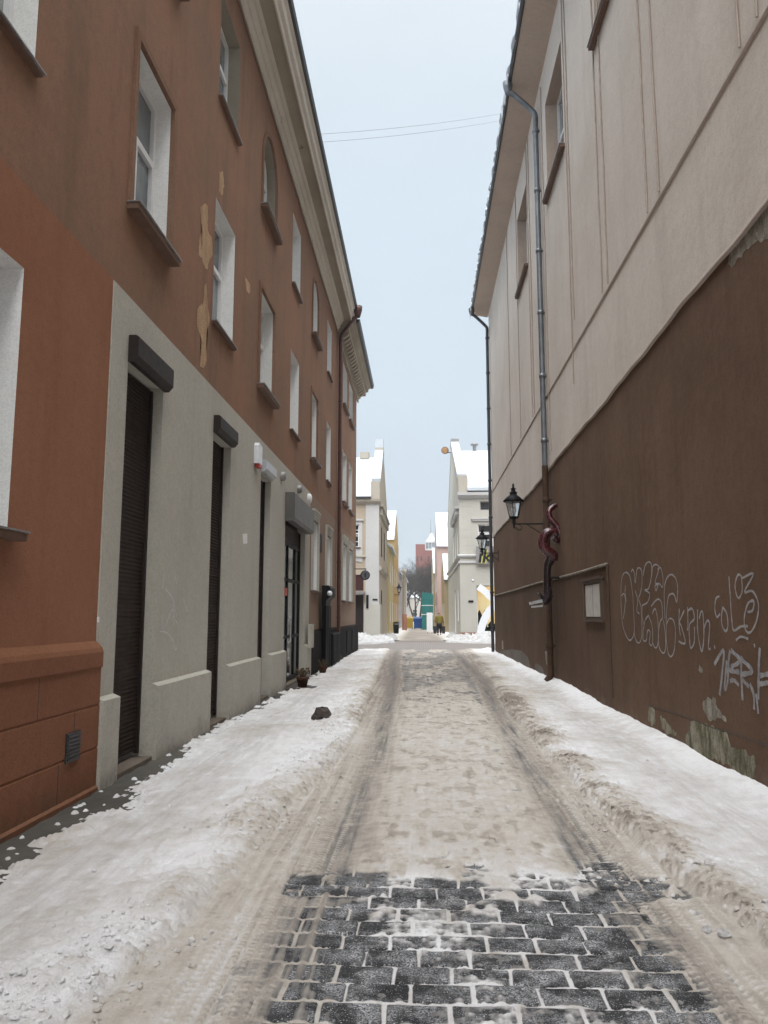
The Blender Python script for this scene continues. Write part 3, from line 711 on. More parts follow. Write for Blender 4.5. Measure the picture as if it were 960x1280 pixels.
for nm, g, w, mt in (('graffiti', G1, .015, 'spray'), ('graffiti', G2, .018, 'spray'), ('graffiti', G3, .017, 'spray'), ('graffiti', G4, .032, 'spray_fat')):
    strokes(bR, nm, g, 760, 690, 4.8, XW, -.004, w * 1.35, mt)

strokes(bR, 'crack', [[(250, 905), (330, 930), (400, 950), (480, 978), (560, 1012), (640, 1035), (740, 1070), (840, 1102), (1000, 1160)], [(470, 985), (462, 1010), (455, 1050)]], 740, 640, 3.764, XW, -.0035, .010, 'gutter')
# ---- notice case
t = thing('notice_case', (XW, 13.5, 1.4), 'small brown framed notice case with pale papers on the dark wall', 'notice board')
b = MB(); y0, y1, z0, z1 = 12.82, 14.30, 1.47, 2.19
for q in ((y0, y1, z0, z0 + .06), (y0, y1, z1 - .05, z1), (y0, y0 + .12, z0 + .06, z1 - .05), (y1 - .12, y1, z0 + .06, z1 - .05)): b.box(XW - .055, XW - .001, *q)
b.box(XW - .03, XW - .002, y0 + .12, y1 - .12, z0 + .06, z1 - .05); b.box(XW - .075, XW - .001, y0 - .04, y1 + .04, z1, z1 + .04); b.build('frame', M['case_brown'], t)
for k in range(2):
    b = MB(); ya = y0 + .16 + k * .60; b.box(XW - .036, XW - .0315, ya, ya + .56, z0 + .09, z1 - .08); b.build('paper', M['paper'], t)

# ---- lanterns on arms
def lantern(y, z, X, s, label, reach=.62):
    """z is the height of the arm; s points out of the wall along x"""
    t = thing('wall_lantern', (X, y, z), label, 'street lamp', 'wall lanterns along the street')
    cx = X + s * reach
    b = MB(); b.tube([(X, y, z), (cx, y, z)], .018, 6); b.tube([(X, y, z - .28), (X + s * reach * .55, y, z - .02)], .010, 6); b.box(X, X + s * .02, y - .035, y + .035, z - .35, z + .12)
    pth = [(cx - s * (.12 + .07 * math.sin(a)), y, z - .09 + .06 * math.cos(a)) for a in np.linspace(0, 5, 14)]
    b.tube(pth, .009, 5); b.build('bracket', M['black_metal'], t)
    b = MB(); b.lathe([(0, -.12), (.02, -.1), (.03, .0), (.05, .06), (.03, .10), (.10, .14), (.115, .16), (.0, .17)], (cx, y, z), 6, smooth=False); b.build('stem', M['black_metal'], t)
    rot = 6
    def hexp(r, zz): return [(cx + r * math.cos(math.pi / 3 * k + .3), y + r * math.sin(math.pi / 3 * k + .3), zz) for k in range(6)]
    lo, hi = hexp(.115, z + .17), hexp(.205, z + .56)
    g = MB(); g.add(lo + hi, [(i, (i + 1) % 6, 6 + (i + 1) % 6, 6 + i) for i in range(6)]); g.build('glass', M['lamp_pane'], t)
    b = MB()
    for i in range(6): b.tube([lo[i], hi[i]], .011, 5); b.tube([hi[i], hi[(i + 1) % 6]], .014, 5); b.tube([lo[i], lo[(i + 1) % 6]], .012, 5)
    b.build('cage', M['black_metal'], t)
    b = MB(); b.lathe([(.255, .555), (.26, .575), (.15, .68), (.09, .72), (.085, .76), (.11, .775), (.06, .80), (.05, .86), (.075, .875), (.03, .90), (.022, .95), (.03, .965), (.0, 1.02)], (cx, y, z), 12); b.build('roof', M['black_metal'], t)
    b = MB(); b.lathe([(0, .18), (.03, .18), (.035, .26), (.06, .32), (.05, .40), (0, .43)], (cx, y, z), 12); b.build('bulb', M['metal_white'], t)
    return t
lantern(18.9, 3.80, XW, -1, 'black six-sided wall lantern beside the red serpent sculpture', .72)
lantern(30.2, 3.98, XW, -1, 'black wall lantern at the far end of the brown wall, before the lettered banner', .62)
lantern(66.5, 3.3, -2.5, 1, 'small wall lantern on the distant yellow house', .5)

# ---- serpent sculpture
t = thing('serpent_sculpture', (XW - .1, 16.8, 1.8), 'glossy oxblood serpent-like sculpture winding down the dark brown wall', 'sculpture')
YS = 16.9
pxs = [(703, 628.5, .045), (697, 631, .05), (691, 634, .058), (686.5, 639, .062), (687, 646.5, .068), (691.5, 653, .078), (697, 660, .088), (699, 668, .095), (696.5, 674, .095), (692, 671, .085)]
P = [on_y(u, v, YS + .05 - .02 * i) for i, (u, v, r) in enumerate(pxs)]
b = MB(); PS = smooth_path(P, 6); rs = np.interp(np.linspace(0, 1, len(PS)), np.linspace(0, 1, len(pxs)), [q[2] for q in pxs]).tolist(); b.tube(PS, rs, 14); b.build('tail', M['red_gloss'], t)
px2 = [(696, 668, .07), (692, 664.5, .085), (685, 665.5, .098), (680, 671, .105), (678.5, 678, .11), (680.5, 685, .11), (686, 690.5, .115), (691, 695, .12), (690, 700, .11)]
P = [on_y(u, v, YS - .22 + .01 * i) for i, (u, v, r) in enumerate(px2)]
b = MB(); PS = smooth_path(P, 6); rs = np.interp(np.linspace(0, 1, len(PS)), np.linspace(0, 1, len(px2)), [q[2] for q in px2]).tolist(); b.tube(PS, rs, 14); b.build('body', M['red_gloss'], t)
px3 = [(690, 697, .10), (686.5, 702, .10), (684.5, 708, .085), (684, 718, .078), (684, 728, .08), (684.5, 737, .09), (685, 745, .10), (682, 750, .10), (677, 753, .08)]
P = [on_y(u, v, YS - .15) for u, v, r in px3]
b = MB(); PS = smooth_path(P, 6); rs = np.interp(np.linspace(0, 1, len(PS)), np.linspace(0, 1, len(px3)), [q[2] for q in px3]).tolist(); b.tube(PS, rs, 14); b.build('neck', M['dark_scale'], t)
hc = on_y(671, 754.5, YS - .15)
b = MB(); b.obox(hc + Vector((-.02, 0, .03)), (.13, 0, .03), (0, .09, 0), (-.008, 0, .03)); b.obox(hc + Vector((0.0, 0, -.06)), (.11, 0, .01), (0, .07, 0), (0, 0, .02)); b.build('jaw', M['silver'], t)
cr = on_y(676, 744, YS - .15)
b = MB(); b.tube([cr + Vector((.03, 0, -.06)), cr + Vector((-.02, -.06, .0)), cr + Vector((-.05, -.08, .08))], [.05, .035, .004], 6); b.tube([cr + Vector((.03, .1, -.06)), cr + Vector((-.02, .12, .0)), cr + Vector((-.05, .14, .08))], [.05, .035, .004], 6)
b.build('horn', M['dark_scale'], t)
cl = on_y(704, 627, YS + .05)
b = MB()
for dx, dy, dz in ((.10, .0, .02), (-.02, -.1, .16), (-.12, 0, .17), (.05, .1, -.05)): b.tube([cl, cl + Vector((dx * .5, dy * .5, dz * .7)), cl + Vector((dx, dy, dz))], [.05, .03, .012], 6)
b.tube([cl, (XW, YS + .05, cl.z)], .03, 6); b.tube([on_y(684, 722, YS - .15), (XW, YS - .15, on_y(684, 722, YS - .15).z)], .025, 6)
b.build('claw', M['dark_scale'], t)

# ================================================================== GROUND
def vnoise(x, y, seed=0):
    xi = np.floor(x).astype(np.int64); yi = np.floor(y).astype(np.int64); fx = x - xi; fy = y - yi
    fx = fx * fx * (3 - 2 * fx); fy = fy * fy * (3 - 2 * fy)
    def h(a, b):
        n = (a * 374761393 + b * 668265263 + seed * 1442695041) & 0xffffffff
        n = ((n ^ (n >> 13)) * 1274126177) & 0xffffffff
        return ((n ^ (n >> 16)) & 0xffff) / 65535.0
    return (h(xi, yi) * (1 - fx) + h(xi + 1, yi) * fx) * (1 - fy) + (h(xi, yi + 1) * (1 - fx) + h(xi + 1, yi + 1) * fx) * fy
def fbm(x, y, seed=0, o=4, g=.5):
    s = 0; a = 1; t = 0
    for k in range(o):
        s = s + a * vnoise(x * 2 ** k + 17.3 * k, y * 2 ** k - 9.1 * k, seed + k); t += a; a *= g
    return s / t
def sst(a, b, x): t = np.clip((x - a) / (b - a), 0, 1); return t * t * (3 - 2 * t)

ROW = .172
def setts(x, y):
    """height of the stone setts: staggered courses with rounded heads"""
    yy = y + .018 * (vnoise(x * 1.3, y * .7, 5) - .5) * 2 + .012 * (vnoise(x * 5, y * 5, 9) - .5)
    r = np.floor(yy / ROW); fy = yy / ROW - r
    w = .262 + .05 * (vnoise(r * 7.3, r * 0, 11) - .5)
    xx = (x + .014 * (vnoise(x * 5, y * 5, 8) - .5)) / w + .5 * (r % 2) + .3 * (vnoise(r * 3.1, r * 0, 12))
    cidx = np.floor(xx); fx = xx - cidx
    jit = .10 * (vnoise(cidx * 5.7, r * 3.3, 13) - .5)
    ex = np.minimum(fx - .0, 1 - fx) * w + jit * .08; ey = np.minimum(fy, 1 - fy) * ROW
    rad = .016
    cx = np.clip(rad - ex, 0, rad); cy = np.clip(rad - ey, 0, rad)
    e = rad - np.sqrt(cx * cx + cy * cy)
    top = .010 * (vnoise(cidx * 9.1 + 3, r * 5.7, 14) - .5) + .006 * (fx - .5) * (vnoise(cidx * 2.1, r * 8.7, 15) - .5)
    z = top - .030 * (1 - sst(.001, .0125, e)) + .004 * (fbm(x * 18, y * 18, 20, 3) - .5)
    return z
def grid_mesh(name, X, Y, Z, mat, attrs=None):
    ny, nx = X.shape
    me = bpy.data.meshes.new(name)
    co = np.stack([X, Y, Z], -1).reshape(-1, 3).astype(np.float32)
    i = np.arange((ny - 1) * nx).reshape(ny - 1, nx)[:, :-1].ravel()
    quads = np.stack([i, i + 1, i + nx + 1, i + nx], -1).astype(np.int32)
    me.vertices.add(len(co)); me.vertices.foreach_set('co', co.ravel())
    nf = len(quads); me.loops.add(nf * 4); me.polygons.add(nf)
    me.loops.foreach_set('vertex_index', quads.ravel())
    me.polygons.foreach_set('loop_start', np.arange(nf, dtype=np.int32) * 4)
    me.polygons.foreach_set('use_smooth', np.ones(nf, dtype=bool))
    me.update(calc_edges=True); me.validate()
    for k, v in (attrs or {}).items():
        a = me.attributes.new(k, 'FLOAT', 'POINT'); a.data.foreach_set('value', v.ravel().astype(np.float32))
    me.materials.append(mat)
    o = bpy.data.objects.new(name, me); COL.objects.link(o); return o

# --- sett stone material
m, nt, b = new_mat('sett_stone'); v = coords(nt)
c = mix(nt, ramp(nt, noise(nt, v, 5, 5), .3, .7), (.010, .011, .012), (.030, .030, .032))
c = mix(nt, math_(nt, 'MULTIPLY', ramp(nt, noise(nt, v, 120, 3), .55, .75), .5), c, (.10, .10, .10))
dust = math_(nt, 'MULTIPLY', ramp(nt, noise(nt, v, 5.5, 6, .75), .44, .64), ramp(nt, noise(nt, v, 95, 5, .8), .44, .58))
c = mix(nt, math_(nt, 'MULTIPLY', dust, .85), c, (.55, .56, .58))
crm = ramp(nt, noise(nt, v, 150, 2, .5), .64, .67)
c = mix(nt, math_(nt, 'MULTIPLY', crm, .8), c, (.6, .61, .63))
L(nt, c, b.inputs['Base Color']); b.inputs['Specular IOR Level'].default_value = .22
L(nt, math_(nt, 'ADD', math_(nt, 'MULTIPLY', noise(nt, v, 30), .5), .36), b.inputs['Roughness'])
bump(nt, b, noise(nt, v, 90, 5, .7), .5, .006)
M['sett'] = m

# --- snow of the street
m, nt, b = new_mat('street_snow'); v = coords(nt)
def attr(n): a = N(nt, 'ShaderNodeAttribute'); a.attribute_name = n; return a.outputs['Fac']
dirt = attr('dirt'); thick = attr('thick'); tread = attr('tread'); icy = attr('icy')
v_long = coords(nt, (1, .12, 1))
pat = noise(nt, v, 9, 6, .65); patl = noise(nt, v_long, 14, 5, .65); fine = noise(nt, v, 85, 4, .7)
d2 = math_(nt, 'ADD', dirt, math_(nt, 'MULTIPLY', math_(nt, 'SUBTRACT', pat, .5), .55))
d2 = math_(nt, 'ADD', d2, math_(nt, 'MULTIPLY', math_(nt, 'SUBTRACT', fine, .5), .25))
clean, slush, mud = (.88, .885, .90), (.555, .512, .455), (.235, .20, .172)
r = N(nt, 'ShaderNodeValToRGB'); e = r.color_ramp.elements
e[0].position = 0; e[0].color = (*clean, 1); e[1].position = 1; e[1].color = (*mud, 1)
for p, cc in ((.28, (.74, .73, .73)), (.62, slush)):
    k = e.new(p); k.color = (*cc, 1)
L(nt, d2, r.inputs['Fac']); c = r.outputs['Color']
c = mix(nt, math_(nt, 'MULTIPLY', icy, math_(nt, 'MULTIPLY', ramp(nt, patl, .34, .64), .62)), c, (.47, .43, .385))
spk = ramp(nt, noise(nt, v, 75, 5, .75), .50, .68)
c = mix(nt, math_(nt, 'MULTIPLY', spk, .30), c, (.40, .36, .315))
# grit
gr1 = ramp(nt, noise(nt, v, 130, 2, .5), .70, .74)
c = mix(nt, math_(nt, 'MULTIPLY', gr1, math_(nt, 'MINIMUM', math_(nt, 'ADD', dirt, .05), .75)), c, (.17, .12, .09))
gr2 = ramp(nt, noise(nt, v, 34, 2, .5), .76, .79)
c = mix(nt, math_(nt, 'MULTIPLY', gr2, math_(nt, 'MULTIPLY', dirt, .7)), c, (.16, .11, .08))
# a thin film lets the stone below through
th = math_(nt, 'ADD', thick, math_(nt, 'MULTIPLY', math_(nt, 'SUBTRACT', noise(nt, v_long, 55, 4, .7), .5), .010))
film = ramp(nt, math_(nt, 'MULTIPLY', th, 50), .0, .55)
c = mix(nt, film, (.15, .145, .142), c)
L(nt, c, b.inputs['Base Color'])
L(nt, math_(nt, 'SUBTRACT', .82, math_(nt, 'MULTIPLY', icy, .38)), b.inputs['Roughness']); b.inputs['Specular IOR Level'].default_value = .3
b.inputs['Subsurface Weight'].default_value = 0
# tyre marks: cross bars pressed in the slush
wv = N(nt, 'ShaderNodeTexWave', wave_type='BANDS', bands_direction='Y'); wv.inputs['Scale'].default_value = 7.2; wv.inputs['Distortion'].default_value = 1.2; wv.inputs['Detail'].default_value = 1
L(nt, v, wv.inputs['Vector'])
wx = N(nt, 'ShaderNodeTexWave', wave_type='BANDS', bands_direction='X'); wx.inputs['Scale'].default_value = 5.5; wx.inputs['Distortion'].default_value = .6
L(nt, v, wx.inputs['Vector'])
tr = math_(nt, 'MULTIPLY', math_(nt, 'MULTIPLY', wv.outputs['Fac'], ramp(nt, wx.outputs['Fac'], .3, .6)), tread)
n1 = bump(nt, b, noise(nt, v, 32, 7, .75), .9, .022)
n2 = bump(nt, b, noise(nt, v, 130, 4, .75), .7, .007, n1)
bump(nt, b, tr, .8, .010, n2)
M['street_snow'] = m
m = M['pavement'] = stucco('wet_pavement', (.13, .12, .105), (.06, .056, .05), rough=.7, gb=1, stain=1.2, spots=.9, spotcol=(.26, .25, .24))

# --- sampling of the street: rows closer together near the viewer
ys = [-6.0]
while ys[-1] < 1.6: ys.append(ys[-1] + .12)
while ys[-1] < 35.2: ys.append(ys[-1] + max(.0075, .0030 * ys[-1]))
ys = np.array(ys); xs = np.concatenate([np.arange(-3.06, -1.1, .0115), np.arange(-1.1, 1.6, .0068), np.arange(1.6, 3.04, .0115)])
X, Y = np.meshgrid(xs, ys)
def left_edge(y): return np.interp(y, [0, 3.2, 4.2, 6, 8.5, 11, 18, 25, 34], [-1.40, -1.37, -1.22, -1.12, -.94, -.92, -1.10, -1.35, -1.5]) + .10 * (fbm(y * .9, y * 0 + 3.3, 31, 3) - .5)
def right_edge(y): return np.interp(y, [0, 3.6, 4.7, 6, 9, 13, 18, 25, 34], [1.72, 1.66, 1.58, 1.46, 1.42, 1.42, 1.62, 1.75, 1.9]) + .10 * (fbm(y * .9, y * 0 + 8.3, 32, 3) - .5)
def t_left(y): return np.interp(y, [0, 4, 9, 12, 19, 25, 34], [-.64, -.58, -.54, -.58, -.72, -.95, -1.1])
def t_right(y): return np.interp(y, [0, 5, 9, 14, 19, 28, 34], [1.14, 1.08, 1.10, 1.28, 1.45, 1.40, 1.35])
el, er = left_edge(Y), right_edge(Y)
n_lo = fbm(X * 1.2, Y * 1.2, 1, 4); n_md = fbm(X * 6, Y * 6, 2, 4); n_hi = fbm(X * 28, Y * 28, 3, 3); n_st = fbm(X * 16, Y * .9, 4, 4)
road_mask = sst(-.05, .03, X - el) * sst(-.05, .03, er - X)
ks = setts(X, Y)
# road depth of snow over the setts
cen = sst(.16, .30, X - t_left(Y)) * sst(.12, .26, t_right(Y) - X)
bare_y = 1 - sst(4.55, 5.35, Y + 1.3 * (n_md - .5) + 1.3 * (n_lo - .5) + 1.9 * (fbm(X * 2.5, Y * 2.5, 55, 3) - .5))
trk = np.maximum(np.exp(-((X - t_left(Y)) / .23) ** 2), np.exp(-((X - t_right(Y)) / .23) ** 2))
inner = sst(-.62, -.30, X) * (1 - sst(.98, 1.25, X))
deep = .034 + .026 * (n_md - .5) + .018 * (n_lo - .5)
n_ln = fbm(X * 34, Y * .7, 6, 3)
film = .0035 + .016 * (n_st - .5) + .010 * (n_ln - .5) + .010 * (n_md - .5)
dusty = -.0070 + .007 * sst(3.7, 4.9, Y) * fbm(X * 2.2, Y * 2.2, 57, 3) + .030 * (fbm(X * 3.2, Y * 3.2, 41, 4) - .5) + .012 * (n_hi - .5)
# beyond five metres: packed snow in the middle, thin film in the ruts
worn = sst(9, 17, Y) * sst(.30, .55, fbm(X * 2.2, Y * .5, 44, 4)) * .9
d_far = (deep * (1 - .90 * trk * (.75 + .5 * n_md)) + film * trk * .3) * (1 - .92 * worn * cen)
d_far = np.maximum(d_far, .0090 * (1 - .65 * worn) + .010 * (n_md - .5) + .006 * (n_hi - .5) + .012 * (n_st - .5) + .008 * (n_ln - .5))
# nearer: setts in the middle, film where the tyres ran, slush at the sides
out = np.maximum(sst(.05, .45, -.60 - X), sst(.05, .40, X - 1.18))
d_near = dusty * inner + (1 - inner) * (film * (1 - out) + deep * out)
dep = d_far * (1 - bare_y) + d_near * bare_y
dep = dep + .010 * sst(.45, .6, fbm(X * 1.4, Y * 1.0, 51, 3)) * inner * bare_y * n_hi * 1.5
# the two bare courses left and right
strip = sst(4.58, 4.66, Y) * (1 - sst(5.0, 5.08, Y)) * np.maximum(sst(-.86, -.80, X) * (1 - sst(-.28, -.2, X)), sst(.98, 1.04, X) * (1 - sst(1.5, 1.58, X)))
strip = strip * sst(.40, .52, fbm(X * 5.5, Y * 10, 61, 3) + .08)
dep = dep * (1 - strip) + strip * (-.006 + .012 * (n_hi - .5))
# prints and scuffs in the packed middle
dep -= .020 * sst(.60, .74, fbm(X * 7, Y * 5, 71, 3)) * cen * (1 - bare_y)
# longitudinal tyre grooves
dep += (.010 * (n_st - .5) + .008 * (n_ln - .5)) * (1 - .8 * cen) * road_mask
far_flat = sst(7.2, 8.5, Y)
stone = ks * (1 - far_flat) + (-.002) * far_flat
z_road = dep + .10 * stone * bare_y
z_road = np.maximum(z_road, (ks + .002) * (1 - sst(.0, .5, bare_y)) + (-9) * sst(.0, .5, bare_y)) if True else z_road
# side strips
n_vh = fbm(X * 62, Y * 62, 7, 2) * (1 - sst(5, 9, Y)) + .5 * sst(5, 9, Y)
zl = .062 + .030 * (n_lo - .5) + .020 * (n_md - .5) + .013 * (n_hi - .5) + .006 * (n_vh - .5)
dL = el - X; dR = X - er
berm_l = .034 * np.exp(-((dL - .20) / .22) ** 2) * (.55 + .9 * n_lo) * (1 - .65 * sst(13, 22, Y))
berm_r = .038 * np.exp(-((dR - .16) / .18) ** 2) * (.45 + 1.1 * n_lo) * (1 - .8 * sst(12, 20, Y)) * (1 - .55 * sst(4.0, 3.2, Y) )
zl_side = zl + berm_l + .03 * sst(.5, .7, n_md) * np.exp(-((dL - .3) / .3) ** 2)
zr_side = .066 + .045 * (n_lo - .5) + .020 * (n_md - .5) + .012 * (n_hi - .5) + .006 * (n_vh - .5) + berm_r + .16 * np.exp(-((XR - X) / .22) ** 2) * (.2 + .5 * np.exp(-((Y - 16.5) / 2.5) ** 2) + .25 * n_lo) * sst(3, 8, Y)
z_side = np.where(X < 0, zl_side, zr_side)
# bare foot of the left wall
bw = np.interp(Y, [0, 6.5, 8, 10, 13, 17, 22, 35], [.44, .38, .25, .14, .11, .20, .12, .10])
bare_l = 1 - sst(-.16, .30, (X - XL) - bw + .45 * (n_md - .5) + .25 * (n_lo - .5) + .22 * (n_hi - .5))
z_side = z_side - bare_l * .085 * (X < 0)
step = np.where(X < 0, sst(-.05, .07, dL + .05 * (n_md - .5)), sst(-.05, .07, dR + .05 * (n_md - .5)))
Z = z_road * (1 - step) + z_side * step
dirt = np.full_like(Z, .0)
road_d = .60 + .16 * (n_lo - .5) + .16 * trk - .09 * cen + .30 * (n_ln - .5) * (1 - .6 * cen) + .22 * (n_st - .5) * (1 - .7 * cen) + .20 * sst(.56, .70, fbm(X * 9, Y * 5, 73, 3)) * cen + .26 * sst(9, 20, Y)
road_d = road_d - .28 * sst(.45, .7, fbm(X * 1.4, Y * 1.0, 51, 3)) * inner * bare_y - .22 * inner * bare_y
side_l = .17 + .75 * (n_lo - .5) + .5 * (n_md - .5) + .20 * np.exp(-((dL - .05) / .16) ** 2) * sst(3.0, 6, Y) + .16 * sst(9, 20, Y) + .05 * (1 - sst(4, 9, Y))
side_r = .12 + .65 * (n_lo - .5) + .5 * (n_md - .5) + .42 * np.exp(-((dR - .10) / .22) ** 2) + .30 * sst(8, 16, Y) * sst(.15, .45, XR - X) - .10 * np.exp(-((XR - X) / .3) ** 2)
dirt = road_d * (1 - step) + np.where(X < 0, side_l, side_r) * step
icy = step * np.where(X < 0, np.exp(-((X + 2.15) / .45) ** 2), .8 * np.exp(-((X - 2.35) / .38) ** 2))
thickA = np.where(step > .5, .05, dep - .3 * 0)
thickA = (dep - .9 * stone * sst(.1, .7, bare_y)) * (1 - step) + .06 * step - .04 * bare_l * step * (X < 0)
tread = (1 - step) * np.maximum(np.exp(-((X - t_left(Y) + .12) / .22) ** 4), np.exp(-((X - t_right(Y) - .10) / .24) ** 4)) * sst(.25, .45, fbm(X * 2, Y * .8, 81, 3)) * (1 - sst(9, 13, Y))
bars = 0
for xc, sgn in ((t_left(Y) - .13, 1), (t_right(Y) + .10, -1), (t_right(Y) + .34, 1), (t_left(Y) - .40, -1)):
    xo = X - xc + .03 * np.sin(Y * .8)
    bars = np.maximum(bars, sst(.2, .75, np.sin((Y + sgn * .5 * np.abs(xo)) * 2 * np.pi / .052)) * sst(.0, .02, .10 - np.abs(xo)) * sst(.012, .022, np.abs(np.abs(xo) - .045)))
bars = bars * (1 - sst(6.5, 8.5, Y)) * sst(.36, .52, fbm(X * 2.2, Y * .9, 83, 3)) * (1 - step) * (1 - sst(-.35, -.2, X) * (1 - sst(.9, 1.05, X)))
Z = Z + .0065 * bars; dirt = dirt - .16 * bars; thickA = thickA + .006 * bars
dirt = dirt + .30 * (fbm(X * 13, Y * 9, 77, 4) - .5) * (.5 + .5 * step)
# crumbs of snow thrown up along both edges
rng = np.random.default_rng(4); Zbase = Z.copy()
def crumbs(n, xf, y0, y1, r0, r1, dz, dd, zb=None):
    for k in range(n):
        y = y0 + (y1 - y0) * rng.random() ** 1.7; x = xf(y); rr = r0 + (r1 - r0) * rng.random() ** 3
        rr = max(rr, .0042 * y)
        i0, i1 = np.searchsorted(ys, [y - rr, y + rr]); j0, j1 = np.searchsorted(xs, [x - rr, x + rr])
        if i1 <= i0 or j1 <= j0: continue
        dx = X[i0:i1, j0:j1] - x; dy = Y[i0:i1, j0:j1] - y; a = rng.random() * 3.14; q = .6 + .5 * rng.random()
        u = dx * math.cos(a) + dy * math.sin(a); w = (-dx * math.sin(a) + dy * math.cos(a)) / q
        h = np.clip(1 - (u * u + w * w) / (rr * rr), 0, 1)
        base = float(np.median(Zbase[i0:i1, j0:j1])) if i1 - i0 > 1 else 0
        if zb is not None: base = zb
        Z[i0:i1, j0:j1] = np.maximum(Z[i0:i1, j0:j1], np.where(h > 0, base + np.minimum(h ** .5, .85) * rr * dz * (.6 + .6 * rng.random()) - .3 * rr * (1 - h), -9))
        dirt[i0:i1, j0:j1] += (h > .1) * dd * (rng.random() - .35)
        thickA[i0:i1, j0:j1] = np.maximum(thickA[i0:i1, j0:j1], (h > .1) * .03)
le = lambda y: float(np.interp(y, ys, left_edge(ys))); re = lambda y: float(np.interp(y, ys, right_edge(ys)))
crumbs(2600, lambda y: le(y) - abs(rng.normal(.14, .22)), 2.6, 16, .008, .040, .55, .20)
crumbs(2600, lambda y: re(y) + abs(rng.normal(.11, .15)), 2.8, 15, .008, .040, .55, .30)
crumbs(140, lambda y: re(y) - abs(rng.normal(.0, .22)), 2.8, 8, .007, .03, .8, -.3)
crumbs(120, lambda y: le(y) + abs(rng.normal(.0, .2)), 2.8, 8, .006, .022, .7, .2)
crumbs(120, lambda y: XL + .12 + abs(rng.normal(.03, .16)), 3.5, 17, .015, .06, .8, -.4, .022)
crumbs(500, lambda y: rng.uniform(-.4, .95), 5.2, 13, .012, .04, .35, .25)
snow = struct(grid_mesh('snow_cover', X, Y, Z - .0, M['street_snow'], {'dirt': np.clip(dirt, 0, 1), 'thick': thickA, 'tread': tread, 'icy': icy}))

# loose crumbs of snow lying along both edges of the road: far too many to count
def crumb_field(n, seed):
    rg = np.random.default_rng(seed)
    t = (1 + 5 ** .5) / 2
    ico = np.array([(-1, t, 0), (1, t, 0), (-1, -t, 0), (1, -t, 0), (0, -1, t), (0, 1, t), (0, -1, -t), (0, 1, -t), (t, 0, -1), (t, 0, 1), (-t, 0, -1), (-t, 0, 1)]) / 1.9
    F = np.array([(0, 11, 5), (0, 5, 1), (0, 1, 7), (0, 7, 10), (0, 10, 11), (1, 5, 9), (5, 11, 4), (11, 10, 2), (10, 7, 6), (7, 1, 8), (3, 9, 4), (3, 4, 2), (3, 2, 6), (3, 6, 8), (3, 8, 9), (4, 9, 5), (2, 4, 11), (6, 2, 10), (8, 6, 7), (9, 8, 1)])
    Vs, Fs, Ds = [], [], []
    k = 0
    while k < n:
        y = 2.5 + 14 * rg.random() ** 1.6; right = rg.random() < .5
        if right: x = re(y) + rg.normal(.10, .15) if rg.random() < .85 else rg.uniform(1.1, 2.4)
        else: x = le(y) - rg.normal(.14, .22) if rg.random() < .85 else rg.uniform(-2.4, -.7)
        if fbm(np.array([x * 1.6]), np.array([y * 1.3]), 66, 3)[0] < .42 + .1 * rg.random(): k += .2; continue
        r = .0036 + .015 * rg.random() ** 3.5
        if rg.random() < .012: r *= 1.7
        i = min(np.searchsorted(ys, y), len(ys) - 1); j = min(max(np.searchsorted(xs, x), 0), len(xs) - 1)
        z = Z[i, j]
        a = rg.random() * 6.28; R = np.array([(math.cos(a), -math.sin(a), 0), (math.sin(a), math.cos(a), 0), (0, 0, 1)])
        P = ico * (.65 + .7 * rg.random((12, 1))) * np.array([1.2, .9, .75]) * r
        Vs.append(P @ R.T + np.array([x, y, z + r * .32])); Fs.append(F + 12 * len(Fs))
        Ds.append(np.full(12, np.clip(dirt[i, j] * .8 + .25 * (rg.random() - .55), 0, 1))); k += 1
    me = bpy.data.meshes.new('snow_crumbs'); V_ = np.concatenate(Vs); F_ = np.concatenate(Fs)
    me.from_pydata(V_.tolist(), [], F_.tolist())
    for nm, arr in (('dirt', np.concatenate(Ds)), ('thick', np.full(len(V_), .06))):
        a_ = me.attributes.new(nm, 'FLOAT', 'POINT'); a_.data.foreach_set('value', arr.astype(np.float32))
    me.materials.append(M['street_snow']); o = bpy.data.objects.new('snow_crumbs', me); COL.objects.link(o); o['kind'] = 'stuff'
crumb_field(4200, 8)

# stones under it
ys2 = np.arange(1.9, 6.6, .0068); xs2 = np.arange(-1.3, 1.85, .0068)
X2, Y2 = np.meshgrid(xs2, ys2)
struct(grid_mesh('road', X2, Y2, setts(X2, Y2), M['sett']))
ys3 = np.arange(-6, 35, .05); xs3 = np.arange(XL - .05, -1.85, .03); X3, Y3 = np.meshgrid(xs3, ys3)
struct(grid_mesh('pavement', X3, Y3, .022 + .022 * (fbm(X3 * 7, Y3 * 5, 90, 3) - .5) + .02 * (vnoise(X3 * 9, Y3 * 9, 91) - .5), M['pavement']))

# ground reaching the horizon, crossing street and street beyond
m, nt, b = new_mat('dirty_snow_ground'); v = coords(nt)
c = mix(nt, ramp(nt, noise(nt, v, .6, 6), .35, .65), (.50, .47, .43), (.70, .69, .69)); L(nt, c, b.inputs['Base Color']); b.inputs['Roughness'].default_value = .9
bump(nt, b, noise(nt, v, 4, 5), .5, .05); M['ground'] = m
g = MB(); g.poly([(-400, -300, -.08), (400, -300, -.08), (400, 600, -.08), (-400, 600, -.08)]); struct(g.build('ground', M['ground']))
m, nt, b = new_mat('small_cobbles'); v = coords(nt)
br = N(nt, 'ShaderNodeTexBrick'); br.inputs['Scale'].default_value = 1; br.inputs['Brick Width'].default_value = .22; br.inputs['Row Height'].default_value = .15; br.inputs['Mortar Size'].default_value = .022; br.inputs['Mortar Smooth'].default_value = .4
br.inputs['Color1'].default_value = (.10, .078, .066, 1); br.inputs['Color2'].default_value = (.145, .118, .10, 1); br.inputs['Mortar'].default_value = (.28, .26, .245, 1); L(nt, v, br.inputs['Vector'])
